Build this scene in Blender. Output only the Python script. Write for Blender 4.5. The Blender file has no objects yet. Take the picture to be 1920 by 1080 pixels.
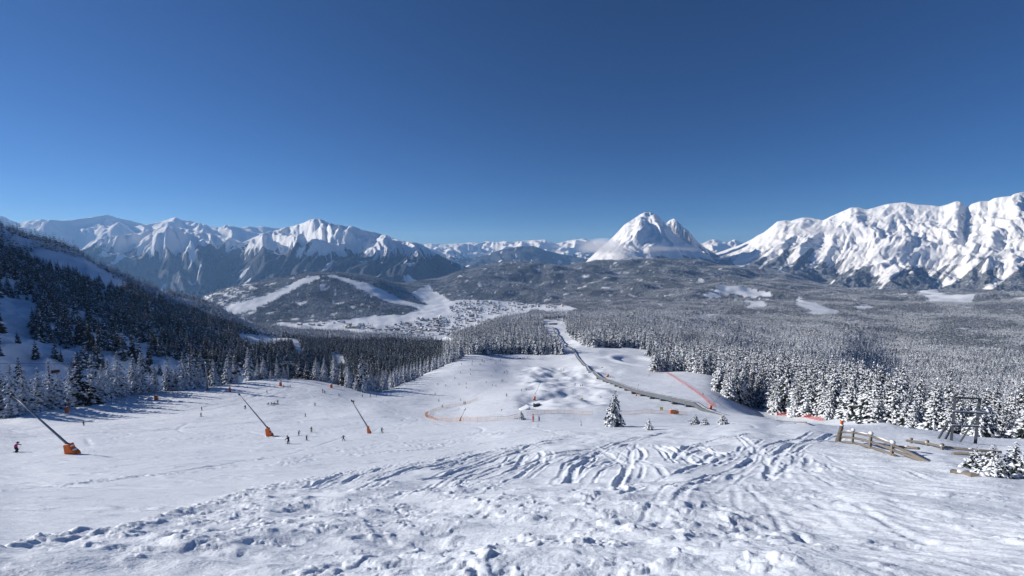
import bpy, bmesh, math, random
import numpy as np
from mathutils import Vector, Matrix

# ------------------------------------------------------------------ camera, sky, sun, exposure
scene = bpy.context.scene
PITCH = math.radians(-5.0)
FPX = 800.0                      # focal length in photograph pixels (1920 wide) = 15 mm on 36 mm
cam_d = bpy.data.cameras.new("camera")
cam_d.sensor_width = 36.0
cam_d.lens = 36.0 * FPX / 1920.0
cam_d.clip_start = 0.3
cam_d.clip_end = 120000.0
cam = bpy.data.objects.new("camera", cam_d)
cam.rotation_euler = (math.pi / 2 + PITCH, 0, 0)
scene.collection.objects.link(cam)
scene.camera = cam

SUN_AZ, SUN_EL = math.radians(-75.0), math.radians(20.5)   # azimuth from the view direction, + to the right
SUN_DIR = Vector((math.sin(SUN_AZ) * math.cos(SUN_EL), math.cos(SUN_AZ) * math.cos(SUN_EL), math.sin(SUN_EL)))
world = bpy.data.worlds.new("World")
scene.world = world
world.use_nodes = True
wn, wl = world.node_tree.nodes, world.node_tree.links
wn.clear()
sky = wn.new("ShaderNodeTexSky")
sky.sky_type = 'NISHITA'
sky.sun_disc = False
sky.sun_elevation = SUN_EL
sky.sun_rotation = SUN_AZ
sky.altitude = 3600
sky.air_density = 1.0
sky.dust_density = 0.8
sky.ozone_density = 10.0
bg = wn.new("ShaderNodeBackground")
bg.inputs[1].default_value = 0.067
wo = wn.new("ShaderNodeOutputWorld")
wl.new(sky.outputs[0], bg.inputs[0])
wl.new(bg.outputs[0], wo.inputs[0])
sun_d = bpy.data.lights.new("sun", 'SUN')
sun_d.energy = 4.9
sun_d.angle = math.radians(0.53)
sun_d.color = (1.0, 0.965, 0.92)
sun = bpy.data.objects.new("sun", sun_d)
sun.rotation_euler = SUN_DIR.to_track_quat('Z', 'Y').to_euler()
scene.collection.objects.link(sun)
scene.view_settings.view_transform = 'Standard'
scene.view_settings.look = 'None'
scene.view_settings.exposure = 0.17
scene.view_settings.gamma = 1.0
scene.view_settings.use_curve_mapping = False
scene.cycles.use_denoising = True
scene.cycles.denoiser = 'OPENIMAGEDENOISE'
scene.cycles.max_bounces = 5
scene.cycles.diffuse_bounces = 2
scene.cycles.glossy_bounces = 2
scene.cycles.volume_bounces = 3
scene.cycles.transparent_max_bounces = 8
scene.cycles.caustics_reflective = False
scene.cycles.caustics_refractive = False

rng = np.random.default_rng(7)
random.seed(7)

# ------------------------------------------------------------------ noise and small maths
def _hash(ix, iy, seed):
    h = (ix.astype(np.int64) * 374761393 + iy.astype(np.int64) * 668265263 + seed * 982451653) & 0xffffffff
    h = ((h ^ (h >> 13)) * 1274126177) & 0xffffffff
    return (h ^ (h >> 16)) & 0xffff
def pnoise(x, y, seed=0):
    x = np.asarray(x, float); y = np.asarray(y, float)
    ix = np.floor(x); iy = np.floor(y); fx = x - ix; fy = y - iy
    u = fx * fx * fx * (fx * (fx * 6 - 15) + 10); v = fy * fy * fy * (fy * (fy * 6 - 15) + 10)
    def g(dx, dy):
        a = _hash(ix + dx, iy + dy, seed) * (2 * math.pi / 65536.0)
        return np.cos(a) * (fx - dx) + np.sin(a) * (fy - dy)
    n0 = g(0, 0) * (1 - u) + g(1, 0) * u
    n1 = g(0, 1) * (1 - u) + g(1, 1) * u
    return (n0 * (1 - v) + n1 * v) * 1.5
def fbm(x, y, oct=4, seed=0, gain=0.5, lac=2.03):
    s = 0.0; a = 1.0; f = 1.0
    for o in range(oct):
        s = s + a * pnoise(np.asarray(x) * f, np.asarray(y) * f, seed + o * 17); a *= gain; f *= lac
    return s
def ridged(x, y, oct=4, seed=0, gain=0.5):
    s = 0.0; a = 1.0; f = 1.0
    for o in range(oct):
        s = s + a * (1 - 2 * np.abs(pnoise(np.asarray(x) * f, np.asarray(y) * f, seed + o * 31))); a *= gain; f *= 2.1
    return s
def sstep(a, b, x):
    t = np.clip((np.asarray(x, float) - a) / (b - a), 0, 1)
    return t * t * (3 - 2 * t)
def in_poly(poly, x, y):
    x = np.asarray(x); y = np.asarray(y)
    r = np.zeros(x.shape, bool); n = len(poly)
    for i in range(n):
        x0, y0 = poly[i]; x1, y1 = poly[(i + 1) % n]
        if y0 == y1: continue
        c = ((y0 > y) != (y1 > y)) & (x < (x1 - x0) * (y - y0) / (y1 - y0) + x0)
        r ^= c
    return r
def pchip_slopes(x, y):
    h = np.diff(x, axis=0); d = np.diff(y, axis=0) / h
    m = np.zeros_like(y)
    w1 = 2 * h[1:] + h[:-1]; w2 = h[1:] + 2 * h[:-1]
    ok = d[1:] * d[:-1] > 0
    with np.errstate(divide='ignore', invalid='ignore'):
        mm = (w1 + w2) / (w1 / d[:-1] + w2 / d[1:])
    m[1:-1] = np.where(ok, mm, 0)
    m[0] = d[0]; m[-1] = d[-1]
    return m
def pchip(x, y, q):
    """x (n,), y (n,) or (n,k); q (m,)"""
    x = np.asarray(x, float); y = np.asarray(y, float)
    xx = x if y.ndim == 1 else x[:, None]
    m = pchip_slopes(xx if y.ndim == 1 else np.broadcast_to(xx, y.shape), y)
    q = np.clip(q, x[0], x[-1])
    i = np.clip(np.searchsorted(x, q, side='right') - 1, 0, len(x) - 2)
    h = x[i + 1] - x[i]; t = (q - x[i]) / h
    if y.ndim > 1: h = h[:, None]; t = t[:, None]
    return ((1 + 2 * t) * (1 - t) ** 2) * y[i] + t * (1 - t) ** 2 * h * m[i] + t * t * (3 - 2 * t) * y[i + 1] + t * t * (t - 1) * h * m[i + 1]

CP, SP = math.cos(PITCH), math.sin(PITCH)
def px_dir(px, py):
    u = (np.asarray(px, float) - 960) / FPX; v = (540 - np.asarray(py, float)) / FPX
    return u, CP - v * SP, v * CP + SP
def to_px(x, y, z):
    d = np.maximum(y * CP + z * SP, 1e-3)
    return 960 + FPX * x / d, 540 - FPX * (-y * SP + z * CP) / d, d
# ------------------------------------------------------------------ shape of the land, profiles by bearing, surveyed where in view
NEAR_Y = [1080, 1000, 940, 895, 850, 800]
T = {
 -2600: (None, [(62, -50), (70, -56), (78, -68), (86, -72), (110, 0), (165, 95), (215, 190), (275, 280), (380, 200), (1200, -380)], [(1600, -500), (2200, -700), (2600, -950), (3200, -1100), (5000, -1120)]),  # unseen left ridge, its heights shaped to cast shade on the left hillside
 -1300: (None, [(100, -52), (108, -57), (118, -70), (130, -76), (165, 0), (240, 90), (320, 180), (415, 268), (560, 190), (1800, -380)], [(2300, -500), (2900, -700), (3300, -950), (4000, -1100), (6500, -1120)]),
 -700: (None, [(120, -53), (130, -59), (143, -74), (165, -86), (220, -15), (330, 75), (450, 160), (578, 240), (760, 170), (2000, -380)], [(2600, -500), (3300, -700), (3800, -950), (4700, -1100), (7600, -1120)]),
 -300: ([6.8, 11.5, 22, 44, 70, 125], [(143, 790), (158, 779), (178, -78), (215, -92), (275, -45), (420, 38), (600, 112), (780, 180), (1000, 120), (2400, -380)], [(3000, -500), (3800, -700), (4500, -950), (5500, -1100), (9000, -1120)]),
 0: ([6.5, 11, 20, 40, 66, 120], [(138, 788), (152, 779), (175, -74), (230, -96), (300, 650), (520, 560), (850, 470), (1080, 427), (1300, 20), (2400, -380)], [(3000, -500), (3800, -700), (4500, -950), (5500, -1100), (9000, -1120)]),
 120: ([6.4, 10.8, 19.5, 38, 64, 119], [(150, 783), (172, 762), (200, -86), (255, -110), (330, 668), (550, 590), (870, 512), (1150, 468), (1350, -20), (2400, -420)], [(3000, -500), (3800, -700), (4500, -950), (5500, -1100), (9000, -1120)]),
 240: ([6.3, 10.5, 19, 37, 62, 118], [(180, 760), (205, 737), (235, -100), (300, -125), (380, 690), (600, 610), (900, 555), (1250, 528), (1500, -130), (2400, -450)], [(2900, -490), (3400, -560), (4000, -720), (5200, -1050), (8000, -1120)]),
 390: ([6.2, 10.3, 18, 35, 60, 115], [(190, 752), (228, 723), (265, -115), (350, -150), (480, 692), (750, 640), (1100, 602), (1700, 574), (1950, -270), (2450, -470)], [(2800, -490), (3100, -495), (3500, 575), (4000, 552), (5600, -1050)]),
 480: ([6.1, 10.1, 17, 33, 58, 112], [(195, 750), (258, 710), (300, -125), (420, -175), (560, 692), (800, 652), (1100, 632), (1900, 615), (2100, -380), (2500, -490)], [(2800, 613), (3000, 607), (3500, 572), (4200, 529), (5900, -1000)]),
 540: ([6.05, 10, 16.8, 32, 57, 111], [(200, 750), (262, 709), (305, -130), (440, -190), (650, 702), (880, 660), (1200, 636), (1750, 622), (1950, -370), (2500, -495)], [(2800, 612), (3000, 607), (3500, 572), (4250, 519), (6000, -1000)]),
 600: ([6, 10, 16.5, 31, 56, 110], [(205, 750), (268, 714), (310, -135), (450, -195), (750, 712), (1000, 665), (1300, 640), (1600, 629), (1800, -380), (2500, -500)], [(2800, -515), (3000, 606), (3500, 572), (4300, 511), (6100, -1000)]),
 690: ([5.9, 9.8, 16, 29, 54, 108], [(220, 750), (278, 733), (315, -135), (420, -185), (700, 715), (950, 672), (1250, 645), (1500, 631), (1750, -370), (2500, -505)], [(2800, -516), (3050, 604), (3550, 570), (4450, 519), (6300, -1000)]),
 760: ([5.8, 9.6, 15.5, 28, 52, 105], [(225, 753), (335, 714), (370, -140), (480, -190), (750, 705), (980, 672), (1250, 650), (1500, 635), (1750, -370), (2500, -510)], [(2850, 619), (3200, 597), (3800, 569), (5200, 532), (7300, -850)]),
 815: ([5.75, 9.5, 15.2, 27, 51, 102], [(228, 755), (420, 690), (455, -150), (560, -195), (800, -225), (1000, 668), (1250, 650), (1500, 639), (1750, -375), (2500, -510)], [(2850, 618), (3300, 592), (4100, 567), (6100, 524), (8000, -850)]),
 870: ([5.7, 9.4, 15, 26, 50, 97], [(224, 754), (510, 668), (550, -150), (650, -165), (800, 650), (1050, 635), (1400, 622), (1700, 613), (1950, -390), (2500, -520)], [(2900, 612), (3400, 588), (4200, 563), (6300, 507), (8700, -700)]),
 960: ([5.6, 9, 14, 24, 45, 85], [(225, 742), (560, 666), (600, -144), (660, -150), (800, 648), (1100, 622), (1450, 604), (1800, 597), (2050, -395), (2500, -520)], [(2900, 600), (3400, 586), (4200, 567), (6600, 497), (8700, -700)]),
 1040: ([5.5, 8.8, 13.5, 22, 40, 80], [(218, 744), (540, 668), (580, -138), (640, -145), (760, 652), (1000, 625), (1300, 604), (1700, 592), (2000, -375), (2500, -510)], [(2900, 592), (3400, 580), (4300, 563), (6800, 498), (8700, -700)]),
 1130: ([5.4, 8.6, 13, 21, 38, 73], [(150, 771), (430, 682), (520, 666), (600, 651), (750, 640), (1000, -187), (1350, 603), (1800, 590), (2100, -375), (2500, -480)], [(2900, 585), (3450, 572), (4450, 553), (7000, 492), (8700, -700)]),
 1220: ([5.3, 8.4, 12.5, 20, 36, 70], [(155, 772), (400, 690), (500, 672), (580, 656), (750, -162), (1000, -200), (1350, 612), (1900, 588), (2150, -375), (2500, -450)], [(2900, 580), (3500, 566), (4600, 542), (7200, 487), (8700, -700)]),
 1330: ([5.2, 8.2, 12, 19, 34, 64], [(155, 776), (345, 703), (440, 688), (560, -150), (800, -203), (1200, 637), (1600, 615), (2100, 591), (2350, -372), (2600, -420)], [(2950, 582), (3600, 566), (5000, 535), (7400, 497), (8400, -350)]),
 1450: ([5.1, 8.1, 11.7, 18.5, 32, 57], [(150, 784), (235, 775), (330, 715), (430, -123), (560, -165), (850, -250), (1350, 652), (1850, 622), (2400, 600), (2750, -412)], [(3000, 578), (3700, 563), (5500, 531), (7600, 510), (8600, -420)]),
 1560: ([5, 8, 11.5, 18, 31, 58], [(100, 798), (190, 790), (300, 728), (420, -140), (560, -195), (850, -276), (1300, 662), (1800, 630), (2400, 602), (2850, -418)], [(3150, 576), (4000, 561), (5500, 546), (7200, 536), (8600, -600)]),
 1700: ([5, 7.8, 11, 17, 29, (52, 814)], [(78, 802), (120, 799), (190, -79), (320, -130), (560, -208), (900, -302), (1250, 708), (1700, 665), (2300, 622), (2950, 590)], [(3300, 574), (4200, 562), (5500, 555), (7000, 549), (8500, -640)]),
 1820: ([5, 7.8, 11, 16.5, 28, (42, 829)], [(62, 819), (88, 815), (150, -72), (280, -150), (520, -240), (880, -318), (1250, 708), (1700, 665), (2300, 620), (2950, 588)], [(3300, 571), (4200, 560), (5500, 552), (7000, 547), (8500, -640)]),
 1920: ([5, 7.8, 11, 16, 30, (43, 838)], [(62, 828), (88, 824), (150, -75), (280, -150), (520, -240), (880, -318), (1250, 710), (1700, 665), (2300, 618), (2950, 585)], [(3300, 569), (4200, 557), (5500, 549), (7000, 545), (8500, -620)]),
 2300: ([5, 7.8, 11, 16, 30, (44, 842)], [(62, 834), (88, 830), (150, -78), (280, -155), (520, -240), (880, -318), (1250, 712), (1700, 665), (2300, 616), (2950, 582)], [(3300, 565), (4200, 553), (5500, 545), (7000, 541), (8500, -600)]),
}
V0 = (540 - 470) / FPX
AZC, RK, ZK = [], [], []
NEAR0 = ([1.0, 10.1, 17.1, 31, 62, 102, 186], [-1.0, -4.9, -7.3, -11.7, -21.2, -31.2, -49.3])
for px, (near, rest, far) in sorted(T.items()):
    ta = (px - 960) / FPX / (CP - V0 * SP)
    pts = []
    for d, y in zip(near or [], NEAR_Y):
        pts.append(d if isinstance(d, tuple) else (d, y))
    pts += list(rest) + list(far)
    rr, zz = [1.0], [-1.75]
    for d, y in pts:
        if near and y > 185:
            v = (540 - y) / FPX; Y = d * (CP - v * SP); z = d * (v * CP + SP)
        else:
            Y = d; z = y
        rr.append(Y * math.sqrt(1 + ta * ta)); zz.append(z)
    if near is None:                       # beside the viewpoint the slope goes on as at the edge of the view
        nr, nz = NEAR0
        rr = nr + rr[1:]; zz = nz + zz[1:]
    else:                                  # under the camera the ground follows the near slope
        s = (zz[2] - zz[1]) / (rr[2] - rr[1]); zz[0] = zz[1] - s * (rr[1] - rr[0])
    AZC.append(math.atan(ta)); RK.append(np.log(rr)); ZK.append(zz)
AZC = np.array(AZC); RK = np.array(RK); ZK = np.array(ZK)

U_IN = np.linspace(-1.30, 1.30, 1130)                       # tan(bearing), even steps over the picture
U_ALL = np.concatenate([np.linspace(-4.5, -1.33, 40), U_IN, np.linspace(1.33, 4.5, 40)])
AZ_G = np.arctan(U_ALL)
LR_G = np.linspace(math.log(1.0), math.log(9300.0), 900)
RKg = pchip(AZC, RK, AZ_G); ZKg = pchip(AZC, ZK, AZ_G)
HG = np.zeros((len(AZ_G), len(LR_G)))
for i in range(len(AZ_G)):
    HG[i] = pchip(RKg[i], ZKg[i], LR_G)
def smooth_az(H, n):
    for _ in range(n):
        H[1:-1] = 0.25 * H[:-2] + 0.5 * H[1:-1] + 0.25 * H[2:]
    return H
HG = smooth_az(HG, 12)
def base_h(az, lr):
    fi = np.interp(az, AZ_G, np.arange(len(AZ_G))); fj = np.clip((lr - LR_G[0]) / (LR_G[1] - LR_G[0]), 0, len(LR_G) - 1.001)
    i = np.clip(fi.astype(int), 0, len(AZ_G) - 2); j = fj.astype(int); a = fi - i; b = fj - j
    return (HG[i, j] * (1 - a) + HG[i + 1, j] * a) * (1 - b) + (HG[i, j + 1] * (1 - a) + HG[i + 1, j + 1] * a) * b
TANEL = HG / np.exp(LR_G)[None, :]
def hit(px, py, rmin=3.0):
    """where the ray through a photograph pixel first meets the land"""
    dx, dy, dz = px_dir(px, py); az = math.atan2(dx, dy); te = dz / math.hypot(dx, dy)
    fi = float(np.interp(az, AZ_G, np.arange(len(AZ_G)))); i = min(int(fi), len(AZ_G) - 2); a = fi - i
    prof = TANEL[i] * (1 - a) + TANEL[i + 1] * a
    j0 = int(np.searchsorted(LR_G, math.log(rmin)))
    k = np.nonzero(prof[j0:] >= te)[0]
    if len(k) == 0: return None
    j = j0 + int(k[0])
    if j > j0:
        p0, p1 = prof[j - 1], prof[j]; f = (te - p0) / (p1 - p0) if p1 != p0 else 0
        lr = LR_G[j - 1] + f * (LR_G[1] - LR_G[0])
    else: lr = LR_G[j]
    r = math.exp(lr)
    return (r * math.sin(az), r * math.cos(az))

# ---- ski tracks through the soft snow below the viewpoint, stamped into a 10 cm raster
TRACKS = [
 [(810,885),(855,869),(905,855),(960,842),(1010,833)], [(790,902),(825,894),(870,882),(917,865),(960,851),(1010,840),(1060,832),(1110,828),(1180,824)],
 [(565,920),(595,909),(630,896),(665,881),(700,876)], [(590,925),(620,911),(640,901)], [(635,905),(680,892),(725,879)], [(695,920),(730,907),(780,900)],
 [(730,935),(780,920),(815,905)], [(780,932),(825,915),(870,895),(955,872),(1000,850)], [(960,882),(990,870),(1042,852),(1100,842),(1155,837),(1185,832)],
 [(960,897),(1010,872),(1065,855),(1130,848)], [(1192,832),(1182,855),(1177,880),(1160,910),(1167,935)], [(1115,835),(1150,855),(1175,872),(1185,885)],
 [(995,925),(1060,917),(1120,915),(1160,915),(1205,905),(1247,895),(1285,882),(1320,875),(1350,862),(1385,847),(1435,825)],
 [(1225,832),(1270,852),(1315,877)], [(1205,867),(1235,882),(1257,895)], [(1097,880),(1110,865),(1150,857)], [(1072,907),(1092,885),(1120,875),(1150,860)],
 [(1145,995),(1185,995),(1225,992),(1255,970),(1265,945),(1300,915)], [(1262,930),(1305,912),(1370,885)], [(1282,832),(1330,845),(1365,857),(1385,852)],
 [(1512,855),(1515,875),(1520,890)], [(1522,862),(1525,880),(1532,892)], [(1630,995),(1640,1022),(1677,1072)], [(1440,860),(1480,838),(1540,822),(1565,812)],
 [(966,850),(1002,835),(1060,824),(1110,818)], [(970,875),(985,855),(1010,848)], [(1010,872),(1015,850),(1003,846)], [(1195,835),(1205,850),(1202,862),(1190,868)],
 [(1310,868),(1335,855),(1350,850)], [(1335,872),(1352,860),(1362,858)], [(1370,905),(1400,880),(1450,850)], [(1385,880),(1410,858),(1420,835)], [(1440,900),(1450,870),(1470,845)],
 [(640,868),(700,858),(760,848),(840,838)], [(820,868),(860,855),(920,840),(975,828)], [(560,905),(620,885),(690,868)], [(1240,838),(1300,832),(1360,822),(1420,812)],
 [(1400,830),(1470,880),(1560,930),(1680,985),(1800,1040)], [(1450,835),(1560,880),(1700,915),(1880,945)], [(1500,840),(1620,872),(1780,900),(1915,915)], [(1380,900),(1450,960),(1540,1040)], [(1330,930),(1370,1000),(1400,1075)], [(1250,960),(1290,1010),(1310,1075)],
 [(1060,905),(1090,870),(1140,838),(1200,822),(1260,812)], [(1260,862),(1290,842),(1340,828),(1400,820)], [(900,905),(940,890),(985,880)], [(860,925),(905,905),(945,895)],
 [(700,905),(760,885),(840,868),(900,860)], [(1150,945),(1200,925),(1240,915)], [(1420,835),(1480,870),(1550,905),(1640,940)], [(1380,815),(1420,840),(1440,870),(1445,900)],
]
TX0, TY0, TRES, TNX, TNY = -26.0, 4.0, 0.1, 760, 800
TRENCH = np.zeros((TNX, TNY)); RIM = np.zeros((TNX, TNY))
def stamp(line, depth, width):
    P = np.array(line)
    seg = np.hypot(*np.diff(P, axis=0).T); s = np.concatenate([[0], np.cumsum(seg)])
    if s[-1] < 0.3: return
    q = np.arange(0, s[-1], 0.09)
    X = pchip(s, P[:, 0], q); Y = pchip(s, P[:, 1], q)
    wob = fbm(q * 0.18, np.full_like(q, depth * 77), 2, 5)
    nx = np.gradient(Y); ny = -np.gradient(X); nl = np.hypot(nx, ny) + 1e-9
    X = X + wob * 0.12 * nx / nl; Y = Y + wob * 0.12 * ny / nl
    rad = int(width * 3.2 / TRES) + 1
    ends = np.clip(np.minimum(q, s[-1] - q) / 1.2, 0, 1)
    dep = depth * ends * (0.85 + 0.5 * fbm(q * 0.16, np.full_like(q, width * 31), 2, 9))
    for x, y, d in zip(X, Y, dep):
        ci = int((x - TX0) / TRES); cj = int((y - TY0) / TRES)
        i0, i1, j0, j1 = max(ci - rad, 0), min(ci + rad + 1, TNX), max(cj - rad, 0), min(cj + rad + 1, TNY)
        if i0 >= i1 or j0 >= j1: continue
        gx = TX0 + np.arange(i0, i1) * TRES - x; gy = TY0 + np.arange(j0, j1) * TRES - y
        dd = np.sqrt(gx[:, None] ** 2 + gy[None, :] ** 2)
        TRENCH[i0:i1, j0:j1] = np.minimum(TRENCH[i0:i1, j0:j1], -d * np.exp(-(dd / width) ** 4))
        RIM[i0:i1, j0:j1] = np.maximum(RIM[i0:i1, j0:j1], 0.55 * d * np.exp(-((dd - 1.5 * width) / (0.5 * width)) ** 2))
for k, ln in enumerate(TRACKS):
    W = [hit(px, py) for px, py in ln]
    W = [w for w in W if w]
    if len(W) < 2: continue
    dist = math.hypot(*W[len(W) // 2])
    near_ = ln[0][0] > 1240 and ln[-1][1] > 900
    stamp(W, (0.045 + 0.0021 * dist) * (0.5 if near_ else 1), (0.10 + 0.0032 * dist) * (0.7 if near_ else 1))
    if math.dist(W[0], W[-1]) > 5:
        for off in ((0.55, -0.8) if k % 2 else (1.2,)):
            o_ = off * (0.6 + 0.02 * dist) + random.uniform(-.3, .3)
            d_ = np.gradient(np.array(W), axis=0); nn = np.stack([d_[:, 1], -d_[:, 0]], -1); nn /= np.linalg.norm(nn, axis=1)[:, None] + 1e-9
            ww = np.array(W) + nn * o_ * np.linspace(random.uniform(.3, 1.2), random.uniform(.6, 1.8), len(W))[:, None]
            stamp([tuple(q) for q in ww], (0.045 + 0.0021 * dist) * random.uniform(.4, .9) * (0.45 if near_ else 1), (0.10 + 0.0032 * dist) * random.uniform(.5, .8))
# long carved arcs of skiers across the groomed run, 25 cm raster
PX0, PY0, PRES, PNX, PNY = -150.0, 10.0, 0.25, 820, 840
CARVE = np.zeros((PNX, PNY))
cr_ = random.Random(21)
for k in range(330):
    x, y = cr_.uniform(-150, 50), cr_.uniform(12, 215); hd = cr_.gauss(0.25, 0.55) + (math.pi if cr_.random() < .1 else 0); cur = cr_.uniform(-0.05, 0.05)
    L_ = cr_.uniform(10, 55); dep = cr_.uniform(0.015, 0.05); wd = cr_.uniform(0.16, 0.42); pts_ = []
    for q in range(int(L_ / 0.24)):
        hd += cur * 0.24; x += math.cos(hd) * 0.24; y += math.sin(hd) * 0.24
        if q % 40 == 39 and cr_.random() < .25: cur = -cur
        ci, cj = int((x - PX0) / PRES), int((y - PY0) / PRES)
        if not (3 < ci < PNX - 4 and 3 < cj < PNY - 4): continue
        gx = PX0 + np.arange(ci - 3, ci + 4) * PRES - x; gy = PY0 + np.arange(cj - 3, cj + 4) * PRES - y
        dd = np.sqrt(gx[:, None] ** 2 + gy[None, :] ** 2); e_ = min(1.0, q / 12, (L_ / 0.24 - q) / 12)
        CARVE[ci - 3:ci + 4, cj - 3:cj + 4] = np.minimum(CARVE[ci - 3:ci + 4, cj - 3:cj + 4], -dep * e_ * np.exp(-(dd / wd) ** 2))
def carve_h(x, y):
    fi = (x - PX0) / PRES; fj = (y - PY0) / PRES
    ok = (fi > 0) & (fi < PNX - 1.01) & (fj > 0) & (fj < PNY - 1.01)
    fi = np.clip(fi, 0, PNX - 1.01); fj = np.clip(fj, 0, PNY - 1.01); i = fi.astype(int); j = fj.astype(int); a = fi - i; b = fj - j
    v = (CARVE[i, j] * (1 - a) + CARVE[i + 1, j] * a) * (1 - b) + (CARVE[i, j + 1] * (1 - a) + CARVE[i + 1, j + 1] * a) * b
    return np.where(ok, v, 0)
def track_h(x, y):
    fi = (x - TX0) / TRES; fj = (y - TY0) / TRES
    ok = (fi > 0) & (fi < TNX - 1.01) & (fj > 0) & (fj < TNY - 1.01)
    fi = np.clip(fi, 0, TNX - 1.01); fj = np.clip(fj, 0, TNY - 1.01)
    i = fi.astype(int); j = fj.astype(int); a = fi - i; b = fj - j
    F = TRENCH + RIM * (TRENCH > -0.03)
    v = (F[i, j] * (1 - a) + F[i + 1, j] * a) * (1 - b) + (F[i, j + 1] * (1 - a) + F[i + 1, j + 1] * a) * b
    return np.where(ok, v, 0)

POND = hit(1203, 677)
GROOM = np.array([(-400,1060),(0,1032),(100,1006),(250,985),(380,942),(480,912),(640,882),(800,858),(960,834),(1040,812),(1100,800),(1300,798),(1560,806),(1700,835),(1800,870),(1920,905),(2300,960)], float)
def detail_h(x, y, zb):
    """relief of the snow on top of the surveyed profile"""
    x = np.asarray(x, float); y = np.asarray(y, float)
    r = np.hypot(x, y); px, py, d = to_px(x, y, zb)
    gl = np.interp(px, GROOM[:, 0], GROOM[:, 1])
    rough = sstep(-3, 14, py - gl) * sstep(110, 70, r)
    out = np.zeros_like(x)
    # rough, skied-out snow below the viewpoint
    soft = 0.22 * fbm(x / 5.5, y / 5.5, 2, 3) + 0.07 * fbm(x / 1.9 + 7, y / 1.9, 2, 4)
    wx_ = x + 0.10 * fbm(x / 0.5, y / 0.5, 2, 31); wy_ = y + 0.10 * fbm(x / 0.5 + 9, y / 0.5, 2, 32)
    n1 = fbm(x / 0.95, y / 0.95, 2, 21)
    def chunks(w, sd, lo=0.04, hi=0.38): return np.sqrt(np.clip((pnoise(wx_ / w, wy_ / w, sd) - lo) / (hi - lo), 0, 1))
    pits = sstep(-0.30, 0.35, fbm(x / 2.6, y / 2.6, 3, 41) + 0.40 * sstep(900, 985, py) - 0.16 * sstep(1380, 1560, px))
    cl = sstep(-0.1, 0.45, fbm(x / 1.5, y / 0.9, 2, 28)); cl2 = sstep(-0.15, 0.35, fbm(x / 0.9 + 3, y / 0.7, 2, 29))
    lump = 0.06 * np.abs(n1) + 0.085 * cl * chunks(0.50, 22) + 0.055 * cl2 * chunks(0.27, 23) + 0.028 * cl2 * chunks(0.15, 25) + 0.008 * pnoise(x / 0.08, y / 0.08, 26)
    furrow = 0.11 * (ridged((x + 0.6 * y) / 3.4, y / 1.5, 3, 33) - 0.5) * sstep(880, 930, py) * sstep(1650, 1450, px)
    zone = pits * (1 - 0.45 * sstep(1400, 1560, px)) * (0.30 + 0.70 * sstep(880, 940, py + 14 * fbm(x / 4, y / 4, 2, 61)))
    out += rough * (soft * sstep(2, 9, r) + 0.70 * lump * zone + 0.7 * furrow)
    tr = track_h(x, y)
    out += rough * tr
    out += rough * 0.035 * chunks(0.22, 27) * sstep(0.01, 0.08, np.abs(tr))
    out += rough * 0.03 * sstep(1380, 1500, px) * ridged(x / 0.5 + 0.5 * y, y / 2.4, 2, 81)
    # edge berm between the groomed run and the soft snow
    out += 0.09 * np.exp(-((py - gl - 8) / 8.0) ** 2) * sstep(100, 60, r) * sstep(1150, 1000, px) * (1 + 0.3 * n1 + 0.8 * chunks(0.33, 71))
    # groomed run: long shallow swells, scrapes and little ridges of pushed snow
    gz = (1 - rough)
    out += (0.35 + 0.65 * gz) * carve_h(x, y) * (1.7 + 0.02 * r)
    amp = sstep(12, 60, r)
    out += gz * amp * (0.22 * fbm(x / 21, y / 13, 2, 91) + 0.05 * fbm(x / 5, y / 2.0, 2, 92) + 0.045 * ridged(x / 7 + 0.8 * fbm(x / 9, y / 5, 2, 191), (y + 0.22 * x) / 1.7, 2, 192) * sstep(300, 60, r) * (0.4 + 0.9 * sstep(-.2, .4, fbm(x / 14, y / 9, 2, 193))))
    out += gz * 0.045 * sstep(0.05, 0.5, fbm(x / 9, y / 3.5, 2, 93)) * np.maximum(0, fbm(x / 1.4, y / 0.7, 2, 94)) * sstep(700, 100, r) * 2.0
    out += gz * sstep(90, 200, r) * 0.5 * fbm(x / 38, y / 38, 2, 95)
    # two low windrows across the run
    for (xa, ya, xb, yb, hgt) in ((0, 922, 700, 852, 0.16), (700, 852, 1010, 800, 0.18), (480, 868, 960, 806, 0.12)):
        if True:
            ly = np.interp(px, [xa, xb], [ya, yb], left=-999, right=-999)
            out += gz * hgt * np.exp(-((py - ly - 5 * fbm(x / 6, y / 6, 2, 99)) / 5.0) ** 2) * (0.35 + 0.8 * fbm(x / 0.8, y / 0.5, 3, 96)) * sstep(-.3, .3, fbm(x / 5, y / 5, 2, 100))
    # mounds and jumps of the snow park in the middle
    pk = sstep(960, 1000, px) * sstep(1175, 1110, px) * sstep(682, 692, py) * sstep(775, 760, py) * sstep(150, 180, r)
    out += pk * (3.2 * fbm(x / 34, y / 48, 2, 97) + 1.2 * fbm(x / 11, y / 15, 2, 98))
    # reservoir: a flat frozen floor inside a bank
    pr = np.hypot((x - POND[0]) / 27.0, (y - POND[1]) / 52.0)
    fl = sstep(1.02, 0.86, pr)
    out += -2.2 * fl + 1.3 * np.exp(-((pr - 1.16) / 0.15) ** 2)
    # hillsides far off
    far = sstep(250, 900, r)
    rg = 6.0 * fbm(x / 120, y / 120, 4, 101) * far * sstep(9200, 5000, r)
    out += rg +  sstep(2900, 4200, r) * (75 * fbm(x / 1000, y / 1000, 3, 103) + 28 * fbm(x / 330, y / 330, 3, 104)) * sstep(860, 1000, px) * sstep(575, 555, py)
    hl = sstep(520, 380, px) * sstep(260, 340, r)
    out += hl * (7.0 * fbm(x / 60, y / 60, 3, 105) + 3.0 * ridged(x / 33, y / 33, 3, 106))
    return out
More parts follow.
